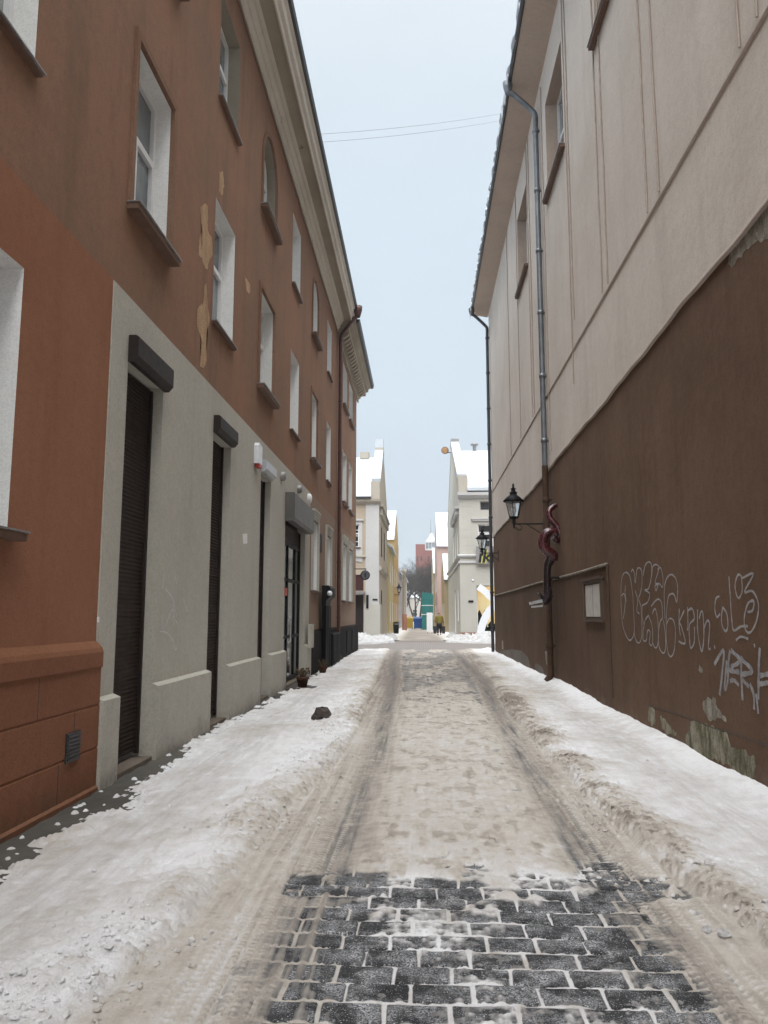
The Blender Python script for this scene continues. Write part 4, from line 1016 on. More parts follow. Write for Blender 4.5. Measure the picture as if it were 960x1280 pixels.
c = mix(nt, ramp(nt, noise(nt, v, .8, 6, .65), .64, .80), br.outputs['Color'], (.36, .34, .32)); L(nt, c, b.inputs['Base Color']); b.inputs['Roughness'].default_value = .7
bump(nt, b, math_(nt, 'SUBTRACT', 1.0, br.outputs['Fac']), .6, .02); M['cobbles'] = m
xs4 = np.linspace(-40, 40, 161); ys4 = np.arange(34, 49.1, .25); X4, Y4 = np.meshgrid(xs4, ys4)
struct(grid_mesh('crossing_road', X4, Y4, .0 + .02 * (fbm(X4 * .5, Y4 * .5, 95, 3) - .5), M['cobbles']))
xs5 = np.linspace(-2.9, 2.9, 59); ys5 = np.arange(47.5, 190, .35); X5, Y5 = np.meshgrid(xs5, ys5)
d5 = .92 + .3 * (fbm(X5 * .8, Y5 * .3, 96, 3) - .5) - .75 * sst(1.0, 1.9, np.abs(X5 + .1))
Z5 = .008 + .08 * sst(1.1, 1.8, np.abs(X5 + .1)) * (.6 + .8 * fbm(X5 * 1.5, Y5 * .8, 97, 3)) + .02 * (fbm(X5 * 4, Y5 * 2, 98, 3) - .5)
struct(grid_mesh('far_street_snow', X5, Y5, Z5, M['street_snow'], {'dirt': d5, 'thick': np.full_like(d5, .05), 'tread': d5 * 0, 'icy': d5 * 0 + .3}))

# ---- heaps of cleared snow
def heap(cx, cy, rx, ry, h, label, seed):
    n = 90; a = np.linspace(-1, 1, n); A, B = np.meshgrid(a, a)
    r = np.sqrt(A * A + B * B); base = np.clip(1 - r ** 1.6, 0, 1)
    nn = fbm(A * 3 + seed, B * 3, seed, 4); n2 = fbm(A * 9, B * 9 + seed, seed + 1, 3)
    n3 = np.abs(fbm(A * 5 + seed, B * 5, seed + 7, 3) - .5)
    Zh = h * base ** .6 * (.35 + 1.2 * nn) + base ** .4 * (h * 1.5 * (n2 - .5) + h * 1.8 * (.22 - n3)) * .7 - .05 * (r > .98)
    o = grid_mesh('snow_heap', A * rx, B * ry, Zh, M['heapsnow']); o.location = (cx, cy, .0)
    return tag(o, label, 'snow heap', 'heaps of cleared snow at the crossing')
heap(4.2, 44.4, 2.0, 1.3, .5, 'tall lumpy snow heap under the bright shop window', 3)
heap(2.4, 45.2, 1.1, .8, .35, 'low snow heap at the corner of the cream house', 5)
heap(-4.0, 43.2, 1.7, 1.6, .46, 'lumpy snow heap in front of the dark doorway on the left', 7)
heap(-2.55, 44.4, 1.0, 1.0, .38, 'low snow heap at the foot of the white corner pilaster', 9)
heap(-2.1, 49.5, .55, 2.4, .34, 'long snow bank along the left side of the far street', 11)
heap(2.05, 52, .5, 2.6, .30, 'long snow bank along the right side of the far street', 13)

# ---- loose things on the snow
def clod(name, loc, r, mat, label, cat, seed, sq=.7, group=None):
    b = MB(); rnd = random.Random(seed); vs = []; n, k = 10, 7
    for i in range(k):
        ph = math.pi * i / (k - 1)
        for j in range(n):
            th = 2 * math.pi * j / n; rr = r * (.7 + .55 * rnd.random())
            vs.append(Vector(loc) + Vector((math.sin(ph) * math.cos(th) * rr, math.sin(ph) * math.sin(th) * rr, (math.cos(ph) * sq + sq * .55) * rr)))
    b.add(vs, [(i * n + j, i * n + (j + 1) % n, (i + 1) * n + (j + 1) % n, (i + 1) * n + j) for i in range(k - 1) for j in range(n)])
    return tag(b.build(name, mat, None, loc), label, cat, group)
gz = lambda x, y: float(Z[np.searchsorted(ys, y), np.searchsorted(xs, x)])
for i, (x, y, r, lb) in enumerate(((-1.50, 11.6, .15, 'dark brown lump of frozen dirt lying on the left snow bank'),)):
    clod('dirt_clod', (x, y, gz(x, y) - .01), r, M['dirt'], lb, 'dirt clod', i)
for i, (u, v, r, lb) in enumerate(((884, 1162, .026, 'upright white snow lump on the slush at the right edge of the road'), (905, 1169, .034, 'larger flat white snow lump just right of the upright one'), (872, 1143, .012, 'tiny white snow crumb on the slush above the two lumps'))):
    d = _ray(u, v); tt = -(CAM_H - .03) / d.z; x, y = d.x * tt, d.y * tt
    clod('snow_lump', (x, y, gz(x, y)), r, M['heapsnow'], lb, 'snow lump', 40 + i, .7, 'loose snow lumps on the road edge')

# ================================================================== BEYOND THE CROSSING
C_ = {}
def wallmat(name, col, k=.9): C_[name] = stucco('wall_' + name, col, tuple(x * k for x in col), stain=.4, streak=.35, gb=.1); return C_[name]
wallmat('cream', (.52, .505, .455)); wallmat('beige', (.47, .40, .315)); wallmat('white', (.55, .55, .545)); wallmat('yellow', (.56, .46, .25)); wallmat('ochre', (.50, .33, .14))
wallmat('lightgrey', (.50, .48, .45)); wallmat('pink', (.46, .33, .29)); wallmat('sand', (.40, .33, .21)); wallmat('brick', (.20, .072, .056)); wallmat('palegrey', (.56, .57, .58)); wallmat('redbase', (.33, .16, .11)); wallmat('dirty', (.46, .42, .36))
M['banner'] = plain('banner_grey', (.26, .25, .25), .6); M['lime'] = plain('lime_letter', (.58, .55, .06), .5, var=.05); M['ink'] = plain('letter_black', (.008, .008, .008), .5)
m, nt, b = new_mat('shop_glow'); v = coords(nt)
c = mix(nt, ramp(nt, noise(nt, v, 1.1, 4), .35, .6), (.72, .52, .22), (.80, .68, .40)); L(nt, c, b.inputs['Base Color']); b.inputs['Emission Strength'].default_value = .28
L(nt, c, b.inputs['Emission Color']); M['shop_glow'] = m
M['orange_disc'] = plain('orange_disc', (.42, .23, .10), .5, var=.4, scale=6)
M['teal'] = plain('teal_sheet', (.006, .17, .16), .5, var=.35, scale=1.2); M['blue'] = plain('blue_paint', (.012, .075, .28), .45); M['yellow'] = plain('yellow_paint', (.45, .30, .03), .5)
M['board'] = plain('white_board', (.80, .82, .86), .5, var=.05)

# --- right corner house, front at y = 46, gable along the street at x = 2.25
def FP(Y, a, z, d=0.0): return (a, Y + d, z)
YF = 46.0; xr = 2.25
h1 = thing('gabled_house', (xr + 5, 52, 0), 'cream gabled house with snowy roof and a bright shop window, right corner of the crossing', 'house')
FR = lambda a, z, d=0.0: FP(YF, a, z, d)
hs = [(3.35, 5.15, 5.55, 6.95), (3.5, 4.25, 7.80, 8.35), (3.22, 6.6, .55, 3.30), (6.3, 8.1, 5.55, 6.95), (9.2, 11, 5.55, 6.95)]
mb = MB(); wall_sheet(mb, FR, xr, 15, 0, 8.75, hs)
SX = lambda a, z, d=0.0: (xr + d, a, z)
sw = [(48.2, 49.6, 5.2, 7.2), (51.2, 52.6, 5.2, 7.2), (54.5, 56, 5.2, 7.2), (48.3, 49.5, 1.2, 3.2), (52, 54, .2, 3.2), (55, 56, 9, 10.5)]
mb2 = MB(); wall_sheet(mb2, SX, YF, 67, 0, 8.75, sw[:5])
wall_top = [(YF, 8.75), (67, 8.75), (67, 9.2), (57, 13.9), (YF, 9.0)]
mb2.poly([SX(a, z) for a, z in wall_top])
mb.v, mb.f, mb.m, mb.smooth = mb.v, mb.f, mb.m, mb.smooth
mb.add(mb2.v, mb2.f); mb.poly([(15, YF, 0), (15, 67, 0), (15, 67, 8.75), (15, YF, 8.75)]); mb.poly([(xr, 67, 0), (15, 67, 0), (15, 67, 8.75), (xr, 67, 8.75)])
mb.build('wall', C_['cream'], h1)
window(h1, FR, *hs[0], d=.15, sill='slab', pane='pane_dark', grid=3); window(h1, FR, *hs[1], d=.2, sill=None, pane='pane_dark', transom=0, mullion=False, frame='sill_metal', reveal='grey' if False else 'reveal')
for q in hs[3:]: window(h1, FR, *q, d=.15, sill='slab', pane='pane_dark')
for q in sw[:5]: window(h1, SX, *q, d=.12, sill=None, pane='pane_dark')
# shop window: lit room behind white curved bands
mb = MB(); a, b_, z0, z1 = hs[2]
o = outline(a, b_, z0, z1, False); ring(mb, FR, o, 0, o, .3)
for q in ((a, a + .07, z0, z1), (b_ - .07, b_, z0, z1), (a, b_, z1 - .07, z1), (a, b_, z0, z0 + .07), (a + 1.6, a + 1.66, z0, z1)): mb.box(q[0], q[1], YF + .24, YF + .30, q[2], q[3])
sw_ = mb.build('shop_window', M['reveal'], h1)
mb = MB(); mb.poly([FR(q[0], q[1], 1.4) for q in o]); mb.poly([(a, YF + .31, z1), (b_, YF + .31, z1), (b_, YF + 1.4, z1), (a, YF + 1.4, z1)]); mb.build('lit_interior', M['shop_glow'], sw_)
mb = MB(); rnd = random.Random(2)
for k in range(9):
    x = a + .2 + k * .33; hgt = rnd.uniform(.5, 1.25); mb.lathe([(.10, 0), (.13, hgt * .6), (.16, hgt * .8), (.06, hgt), (.0, hgt + .1)], (x, YF + .8 + .1 * (k % 3), z0), 8)
mb.box(a, b_, YF + .7, YF + 1.2, z0, z0 + .3); mb.build('shop_display', M['black_metal'], sw_)
mb = MB()
band = [(3.32, 3.22), (3.7, 2.95), (4.15, 2.5), (4.9, 1.9)]
def ribbon(pts, w, y):
    P = smooth_path([(p[0], p[1], 0) for p in pts], 6); q = []
    for i, p in enumerate(P):
        t_ = (P[min(i + 1, len(P) - 1)] - P[max(i - 1, 0)]).normalized(); q.append((p, Vector((-t_.y, t_.x, 0))))
    for i in range(len(q) - 1):
        (p, n), (p2, n2) = q[i], q[i + 1]
        mb.add([(p.x + n.x * w * s_, y + e, p.y + n.y * w * s_) for e in (0, .05) for s_ in (-1, 1)] + [(p2.x + n2.x * w * s_, y + e, p2.y + n2.y * w * s_) for e in (0, .05) for s_ in (-1, 1)], [(0, 1, 5, 4), (2, 3, 7, 6), (0, 2, 6, 4), (1, 3, 7, 5)])
ribbon(band, .2, YF - .06); ribbon([(3.36, .35), (3.5, .95), (3.8, 1.6), (4.25, 2.1), (5.0, 2.5)], .22, YF - .13)
mb.build('shopfront_band', M['board'], sw_)
mb = MB()
mb.extrude([(0, 4.95), (-.10, 4.98), (-.14, 5.08), (-.04, 5.14), (0, 5.14)], lambda p, t: (t, YF + p[0], p[1]), xr - .12, 15); mb.extrude([(0, 4.62), (-.07, 4.62), (-.07, 4.74), (0, 4.76)], lambda p, t: (t, YF + p[0], p[1]), xr - .07, 15)
mb.extrude([(0, 4.95), (-.10, 4.98), (-.14, 5.08), (-.04, 5.14), (0, 5.14)], lambda p, t: (xr + p[0], t, p[1]), YF + .002, 67); mb.extrude([(0, 4.62), (-.07, 4.62), (-.07, 4.74), (0, 4.76)], lambda p, t: (xr + p[0], t, p[1]), YF + .002, 67)
mb.extrude([(0, 8.5), (-.1, 8.52), (-.28, 8.68), (-.30, 8.86), (0, 8.86)], lambda p, t: (t, YF + p[0], p[1]), xr - .1, 15)
mb.box(3.0, 5.4, YF - .10, YF, 7.15, 7.25); mb.box(2.95, 5.45, YF - .14, YF, 7.25, 7.30)
for z in (6.2, 6.65, 7.6, 8.05, 5.7): mb.box(xr + .02, 3.2, YF - .012, YF, z, z + .02)
# brackets on the gable side
for k in range(9): mb.box(xr - .22, xr, YF + .6 + k * .9, YF + .85 + k * .9, 7.55 + .1, 7.95)
mb.box(xr - .24, xr, YF + .4, YF + 8.6, 7.96, 8.08)
mb.build('cornice', C_['white'], h1)
mb = MB(); mb.box(xr - .02, 3.3, YF - .04, YF, 0, .55); mb.build('plinth', C_['redbase'], h1)
mb = MB()
zz = lambda y: 9.0 + (y - YF) * (13.75 - 9.0) / 11
mb.add([(xr + .5, YF - .3, 8.95), (15, YF - .3, 8.95), (15, 57, 13.6), (xr + .5, 57, 13.6), (xr + .5, YF - .3, 9.15), (15, YF - .3, 9.15), (15, 57, 13.8), (xr + .5, 57, 13.8)], [(4, 5, 6, 7), (0, 1, 5, 4), (0, 4, 7, 3), (1, 5, 6, 2)])
mb.poly([(xr + .5, 67.3, 8.95), (15, 67.3, 8.95), (15, 57, 13.8), (xr + .5, 57, 13.8)]); mb.build('roof', M['roofsnow'], h1)
mb = MB()
mb.extrude([(YF + .0, 8.87), (YF + .9, 8.9), (YF + .9, 10.0), (YF + .0, 9.9)], lambda p, t: (t, p[0], p[1]), xr - .03, xr + .52)
mb.extrude([(YF + .3, 8.88), (56.6, 13.5), (57.4, 13.5), (67, 9.1), (67, 9.5), (57.6, 14.1), (56.4, 14.1), (YF + .85, 9.85)], lambda p, t: (t, p[0], p[1]), xr - .02, xr + .46)
gp_ = mb.build('gable_parapet', C_['dirty'], h1)
mb = MB(); mb.extrude([(YF + .8, 9.9), (56.3, 14.12), (56.3, 14.34), (YF + .7, 10.14)], lambda p, t: (t, p[0], p[1]), xr - .06, xr + .52); mb.build('coping_snow', M['roofsnow'], gp_)
mb = MB(); mb.box(xr - .05, xr + .55, 56.4, 57.6, 14.11, 14.6); mb.build('finial_block', M['sill_metal'], gp_)
mb = MB()
for x, r_, hh in ((5.6, .09, .6), (4.0, .14, .5)): mb.lathe([(r_, 0), (r_, hh), (r_ * 2, hh), (r_ * 2, hh + .12), (0, hh + .2)], (x, 57, 13.7), 10)
mb.build('chimney', M['sill_metal'], h1)
mb = MB()
for k in range(26): mb.box(3.0 + k * .45, 3.12 + k * .45, YF - .05, YF + .05, 9.14, 9.28)
mb.build('snow_guard', M['gutter'], h1)
mb = MB(); mb.box(2.72, 3.02, YF - .03, YF, 2.3, 2.42); mb.build('house_sign', M['black_metal'], h1)
mb = MB(); mb.lathe([(0, .04), (.06, .03), (.07, 0)], (3.0, YF, 3.6), 10, (0, -1, 0)); mb.build('wall_light', M['metal_white'], h1)

# clock-like round sign on the gable
cc = on_y(556.3, 563, 57.0)
t = thing('round_sign', (cc.x, 57, cc.z), 'round orange disc with dark rim on an arm at the peak of the cream gable', 'sign')
mb = MB(); mb.lathe([(0, .06), (.20, .06), (.25, .05), (.25, -.05), (0, -.06)], cc, 24, (-.35, -1, 0)); d = mb.build('disc', M['orange_disc'], t)
mb = MB(); mb.lathe([(.25, -.06), (.275, -.06), (.275, .07), (.24, .07)], cc, 24, (-.35, -1, 0)); mb.build('rim', M['sill_brown'], t)
mb = MB(); mb.tube([cc + Vector((.2, 0, -.15)), (xr, 57, cc.z - .18)], .035, 6); mb.build('arm', M['gutter'], t)

# banner with lettering under the window
t = thing('lettered_banner', (4.2, YF, 4.5), 'grey banner with black and lime lettering under the window of the cream house', 'banner')
bz0, bz1 = on_y(600, 705, YF - .2).z, on_y(600, 683, YF - .2).z; bx0, bx1 = on_y(595, 690, YF - .2).x, 5.1
mb = MB(); mb.box(bx0, bx1, YF - .22, YF - .19, bz0, bz1); mb.build('sheet', M['banner'], t)
def lettering(txt, size, loc, mat, ext, parent, name, shear=.12, off=0):
    cu = bpy.data.curves.new(name, 'FONT'); cu.body = txt; cu.size = size; cu.extrude = ext; cu.shear = shear; cu.offset = off; cu.align_x = 'LEFT'
    to = bpy.data.objects.new('tmp', cu); COL.objects.link(to); bpy.context.view_layer.update()
    me = bpy.data.meshes.new_from_object(to.evaluated_get(bpy.context.evaluated_depsgraph_get())); bpy.data.objects.remove(to)
    me.transform(Matrix.Translation(Vector(loc) - parent.location) @ Matrix.Rotation(R_(90), 4, 'X'))
    me.materials.clear(); me.materials.append(mat); o = bpy.data.objects.new(name, me); COL.objects.link(o); o.parent = parent; return o
lettering('iki', 1.12, (bx0 + .13, YF - .225, bz0 + .08), M['lime'], .004, t, 'letters', .15, .035)
lettering('iki', 1.12, (bx0 + .09, YF - .236, bz0 + .10), M['ink'], .004, t, 'letters', .15, .022)

# --- left corner house
xl = -2.56
h2 = thing('gabled_house', (xl - 5, 51, 0), 'beige gabled house with white corner pilaster and snowy roof, left corner of the crossing', 'house')
hs = [(-4.95, -3.78, 5.6, 7.0), (-7.4, -6.2, 5.6, 7.0), (-4.95, -3.5, 0.15, 2.75), (-4.95, -3.5, 3.0, 3.95), (-8, -6, .6, 3)]
mb = MB(); wall_sheet(mb, FR, -15, xl, 0, 8.35, hs)
SL = lambda a, z, d=0.0: (xl - d, a, z)
sw = [(48, 49.2, 5.2, 7.1), (51.5, 52.7, 5.2, 7.1), (48, 49.2, 1.2, 3.1)]
wall_sheet(mb, SL, YF, 56.5, 0, 8.35, sw); mb.poly([SL(YF, 8.35), SL(56.5, 8.35), SL(56.5, 8.6), SL(50.6, 12.0), SL(YF, 8.7)])
mb.poly([(-15, YF, 0), (-15, 56.5, 0), (-15, 56.5, 8.35), (-15, YF, 8.35)]); mb.poly([(xl, 56.5, 0), (-15, 56.5, 0), (-15, 56.5, 8.35), (xl, 56.5, 8.35)])
mb.build('wall', C_['beige'], h2)
for q in (hs[0], hs[1]):
    w = window(h2, FR, *q, d=.12, sill='slab', pane='pane_dark', grid=4)
    mb = MB(); y0, y1, z0, z1 = q
    for bx in ((y0 - .2, y0 - .001, z0 - .9, z1 + .2), (y1 + .001, y1 + .2, z0 - .9, z1 + .2), (y0 - .0, y1 + .0, z1 + .001, z1 + .2), (y0, y1, z0 - .85, z0 - .1)): mb.box(bx[0], bx[1], YF - .04, YF, bx[2], bx[3])
    mb.box(y0 - .28, y1 + .28, YF - .12, YF, z1 + .2, z1 + .3); mb.build('surround', C_['white'], w)
window(h2, FR, *hs[4], d=.12, sill='slab', pane='pane_dark')
mb = MB(); q = hs[2]; o = outline(*q, False); ring(mb, FR, o, 0, o, .5); mb.poly([FR(*p, .5) for p in o]); mb.build('doorway', M['wood_door'], h2)
mb = MB(); q = hs[3]; o = outline(*q, False); ring(mb, FR, o, 0, o, .06); mb.poly([FR(*p, .06) for p in o]); mb.build('transom_panel', M['maroon'], h2)
mb = MB(); mb.box(-5.1, -3.4, YF - .35, YF, 2.78, 2.96); mb.build('canopy', M['sill_metal'], h2)
mb = MB(); mb.box(-3.38, -2.56 - .02, YF - .05, YF, 2.2, 8.2); mb.build('pilaster', C_['white'], h2)
mb = MB(); mb.box(-3.46, xl + .05, YF - .08, YF, 0, 2.2); mb.box(xl - .0, xl + .05, YF + .001, 48, 0, 2.2); mb.build('corner_base', C_['cream'], h2)
mb = MB(); mb.extrude([(0, 8.2), (-.1, 8.22), (-.25, 8.36), (-.28, 8.5), (0, 8.5)], lambda p, t: (t, YF + p[0], p[1]), -15, xl + .1)
mb.extrude([(0, 4.2), (.12, 4.25), (.16, 4.4), (0, 4.5)], lambda p, t: (xl + p[0], t, p[1]), YF, 56); mb.extrude([(0, 4.98), (.1, 5.0), (.1, 5.1), (0, 5.12)], lambda p, t: (t, YF - p[0], p[1]), -15, -3.38)
for k in range(10): mb.box(xl, xl + .16, YF + .4 + k, YF + .7 + k, 7.6, 8.1)
mb.box(xl, xl + .22, YF + .2, 56.3, 8.1, 8.25)
mb.build('cornice', C_['dirty'], h2)
mb = MB(); mb.add([(-15, YF - .3, 8.5), (xl - .5, YF - .3, 8.5), (xl - .5, 50.6, 11.85), (-15, 50.6, 11.85), (-15, YF - .3, 8.7), (xl - .5, YF - .3, 8.7), (xl - .5, 50.6, 12.05), (-15, 50.6, 12.05)], [(4, 5, 6, 7), (0, 1, 5, 4), (1, 5, 6, 2)])
mb.poly([(-15, 56.8, 8.5), (xl - .5, 56.8, 8.5), (xl - .5, 50.6, 12.05), (-15, 50.6, 12.05)]); mb.build('roof', M['roofsnow'], h2)
mb = MB(); mb.box(-15, xl - .5, YF - .34, YF - .302, 8.5, 8.62); mb.build('gutter', M['gutter'], h2)
mb = MB(); mb.extrude([(YF, 8.51), (YF + .8, 8.52), (YF + .8, 9.7), (YF, 9.6)], lambda p, t: (t, p[0], p[1]), xl - .52, xl + .02)
mb.extrude([(YF + .2, 8.5), (50.2, 11.6), (51, 11.6), (56.5, 8.6), (56.5, 8.9), (51.2, 12.3), (50, 12.3), (YF + .75, 9.55)], lambda p, t: (t, p[0], p[1]), xl - .45, xl + .01)
mb.box(xl - .5, xl + .04, 49.9, 51.1, 12.2, 12.55); gp2 = mb.build('gable_parapet', C_['dirty'], h2)
mb = MB(); mb.extrude([(YF + .7, 9.62), (49.9, 12.15), (49.9, 12.4), (YF + .6, 9.9)], lambda p, t: (t, p[0], p[1]), xl - .5, xl + .04); mb.box(xl - .48, xl + .03, 49.95, 51.05, 12.55, 13.15); mb.build('coping_snow', M['roofsnow'], gp2)
mb = MB(); mb.box(-4.1, -3.5, 50.3, 50.9, 11.9, 12.35); mb.build('chimney', C_['dirty'], h2)
mb = MB(); mb.box(-3.46, -3.32, YF - .16, YF - .085, 2.0, 2.7) if False else mb.box(-3.33, -3.19, YF - .12, YF - .051, 1.95, 2.75); mb.build('box_sign', M['black_metal'], h2)
mb = MB(); mb.box(-2.95, -2.66, YF - .07, YF - .051, 2.42, 2.52); mb.build('house_sign', M['black_metal'], h2)

# --- houses further down both sides
def row_house(side, x, y0, y1, ze, zr, wm, label, kind='eaves', deep=9, wins=((1.0, 2.6), (4.0, 5.6)), name='row_house'):
    s = side; t = thing(name, (x + s * deep / 2, (y0 + y1) / 2, 0), label, 'house', 'houses down the far street')
    P = lambda a, z, d=0.0: (x + s * d, a, z)
    hs = []; n = max(1, int((y1 - y0) / 3.4)); pitch = (y1 - y0) / n
    for z0, z1 in wins:
        if z1 > ze - .3: continue
        for k in range(n): c0 = y0 + pitch * (k + .5); hs.append((c0 - .5, c0 + .5, z0, z1))
    mb = MB(); wall_sheet(mb, P, y0, y1, 0, ze, hs); xb = x + s * deep; ym = (y0 + y1) / 2; xm = x + s * deep / 2
    if kind == 'eaves':
        for y in (y0, y1): mb.poly([(x, y, 0), (xb, y, 0), (xb, y, ze), (xm, y, zr), (x, y, ze)])
    else:
        for y in (y0, y1): mb.poly([(x, y, 0), (xb, y, 0), (xb, y, ze), (x, y, ze)])
        mb.poly([(x, y0, ze), (x, y1, ze), (x, ym, zr)])
    mb.build('wall', wm, t)
    for h in hs: window(t, P, *h, d=.12, sill=None, pane='pane_dark')
    mb = MB(); o = .25
    if kind == 'eaves':
        for xa in (x - s * o, xb + s * o): mb.poly([(xa, y0 - .1, ze - .1), (xa, y1 + .1, ze - .1), (xm, y1 + .1, zr + .1), (xm, y0 - .1, zr + .1)]); mb.poly([(xa, y0 - .1, ze + .12), (xa, y1 + .1, ze + .12), (xm, y1 + .1, zr + .32), (xm, y0 - .1, zr + .32)])
        for y in (y0 - .1, y1 + .1):
            for xa in (x - s * o, xb + s * o): mb.poly([(xa, y, ze - .1), (xa, y, ze + .12), (xm, y, zr + .32), (xm, y, zr + .1)])
        mb.poly([(x - s * o, y0 - .1, ze - .1), (x - s * o, y1 + .1, ze - .1), (x - s * o, y1 + .1, ze + .12), (x - s * o, y0 - .1, ze + .12)])
    else:
        for ya in (y0 - o, y1 + o): mb.poly([(x - s * .02, ya, ze), (xb, ya, ze), (xb, ym, zr + .2), (x - s * .02, ym, zr + .2)])
        for ya in (y0 - o, y1 + o): mb.poly([(x - s * .02, ya, ze), (x - s * .02, ya, ze - .2), (x - s * .02, ym, zr), (x - s * .02, ym, zr + .2)])
    mb.build('roof', M['roofsnow'], t)
    mb = MB(); mb.box(xm - .3, xm + .3, y0 + .6, y0 + 1.2, zr - .4, zr + .9); mb.build('chimney', C_['brick'], t)
    return t
row_house(-1, -2.45, 57.2, 66, 6.6, 9.6, C_['yellow'], 'pale yellow house behind the beige corner house, with its snowy roof slope')
row_house(-1, -2.42, 66.3, 79, 8.0, 11.2, C_['ochre'], 'ochre gable-fronted house next to the pale yellow one', 'gable')
row_house(-1, -2.5, 79.5, 96, 6.0, 9.2, C_['palegrey'], 'pale grey house beyond the ochre gable on the left')
row_house(-1, -2.35, 96.5, 118, 6.4, 9.0, C_['lightgrey'], 'farthest whitish house on the left of the far street')
row_house(1, 1.92, 67.6, 78, 4.6, 7.1, C_['sand'], 'low sand-coloured house behind the cream corner house', 'gable', wins=((1.0, 2.6),))
row_house(1, 1.55, 80, 94, 8.6, 12.9, C_['pink'], 'tall pink house with steep snowy roof on the right of the far street', 'gable')
row_house(1, 1.38, 95, 112, 6.6, 10.3, C_['sand'], 'ochre-walled house beyond the pink one on the right', 'gable')
# closing houses at the very end, behind the trees
def back_house(x0, x1, y0, y1, ze, zr, wm, label):
    t = thing('distant_house', ((x0 + x1) / 2, (y0 + y1) / 2, 0), label, 'house', 'distant houses behind the trees')
    P = lambda a, z, d=0.0: (a, y0 + d, z); hs = []
    n = int((x1 - x0) / 3); pitch = (x1 - x0) / n; z = 1.2
    while z + 1.6 < ze:
        for k in range(n): hs.append((x0 + pitch * (k + .5) - .55, x0 + pitch * (k + .5) + .55, z, z + 1.5))
        z += 3.0
    mb = MB(); wall_sheet(mb, P, x0, x1, 0, ze, hs)
    for x in (x0, x1): mb.poly([(x, y0, 0), (x, y1, 0), (x, y1, ze), (x, (y0 + y1) / 2, zr), (x, y0, ze)])
    mb.build('wall', wm, t)
    for h in hs: window(t, P, *h, d=.12, sill=None, pane='pane_dark')
    mb = MB(); ym = (y0 + y1) / 2
    for ya in (y0 - .3, y1 + .3): mb.poly([(x0 - .2, ya, ze), (x1 + .2, ya, ze), (x1 + .2, ym, zr + .2), (x0 - .2, ym, zr + .2)])
    mb.build('roof', M['roofsnow'], t)
back_house(-22, -4, 176, 186, 7.5, 11, C_['sand'], 'long sand-coloured house closing the street on the left, behind the trees')
back_house(-3.5, 7, 182, 192, 5.5, 9, C_['lightgrey'], 'low grey house closing the street, behind the tree trunks')
back_house(8, 28, 176, 186, 8, 12, C_['cream'], 'cream house closing the street on the right, behind the trees')

# --- brick tower
t = thing('brick_tower', (3.0, 232, 0), 'red brick tower with a white glazed lantern storey rising above the bare trees', 'tower')
mb = MB(); mb.box(-.6, 4.9, 230, 236, 0, 20.6); mb.box(-1.9, .9, 229.4, 235, 0, 22.4)
for k in range(1, 10): mb.box(-.62, 4.92, 229.97, 236.03, k * 2.05, k * 2.05 + .08)
mb.build('wall', C_['brick'], t)
for k in range(4):
    for x in (-1.3, -.2, 2.0, 3.6):
        zt_ = 6.5 + k * 3.6; yb_ = 229.4 if x < .5 else 230
        mb = MB(); mb.box(x - .22, x + .22, yb_ - .03, yb_ + .02, zt_, zt_ + 1.5); mb.build('window', M['pane_dark'], t)
mb = MB(); mb.box(.95, 4.95, 229.9, 235.9, 20.61, 21.1); mb.box(.95, 4.95, 229.9, 235.9, 22.9, 23.4); mb.build('gallery', C_['white'], t)
mb = MB(); mb.box(1.1, 4.8, 230.1, 235.6, 21.1, 22.9); mb.build('glazing', M['pane'], t)
mb = MB()
for k in range(5): mb.box(1.05 + k * .92, 1.15 + k * .92, 229.95, 230.09, 21.1, 22.9)
mb.build('mullions', M['metal_white'], t)
mb = MB(); mb.lathe([(1.7, 23.4), (1.5, 24.0), (.9, 24.7), (.7, 24.8), (.6, 25.6), (0, 26.2)], (2.9, 232.8, 0), 12); mb.build('roof', M['roofsnow'], t)
mb = MB(); mb.tube([(2.7, 232.8, 26.0), (2.7, 232.8, 30.2)], [.08, .03], 6); mb.build('antenna', M['pipe_dark'], t)

# --- bare trees
M['bark'] = plain('bark', (.045, .038, .031), .9, var=.4, scale=3)
def tree_mesh(seed, H, spread):
    rnd = random.Random(seed); tr = MB(); cr = MB()
    def grow(p, d, ln, r, lvl, mb):
        k = 4; path = [p.copy()]; rs = [r]
        for i in range(k):
            d = (d + Vector((rnd.uniform(-1, 1), rnd.uniform(-1, 1), rnd.uniform(-.5, .8))) * .14).normalized(); p = p + d * (ln / k); path.append(p.copy()); rs.append(r * (1 - .55 * (i + 1) / k))
        mb.tube(path, rs, 6 if lvl < 2 else 3, cap=False)
        if lvl >= 5: return
        n = {0: 7, 1: 5, 2: 4, 3: 4, 4: 3}[lvl]
        for j in range(n):
            f = rnd.uniform(.35 if lvl else .45, 1.0); i = min(int(f * k), k - 1); q = path[i].lerp(path[i + 1], f * k - i)
            a = rnd.uniform(0, 6.28); side = Vector((math.cos(a), math.sin(a), rnd.uniform(.0, .7))); nd = (d * rnd.uniform(.35, .9) + side * spread).normalized()
            grow(q, nd, ln * rnd.uniform(.50, .74), max(r * .5, .008), lvl + 1, cr)
    grow(Vector((0, 0, -.1)), Vector((0, 0, 1)), H * .48, H * .019, 0, tr)
    return tr, cr
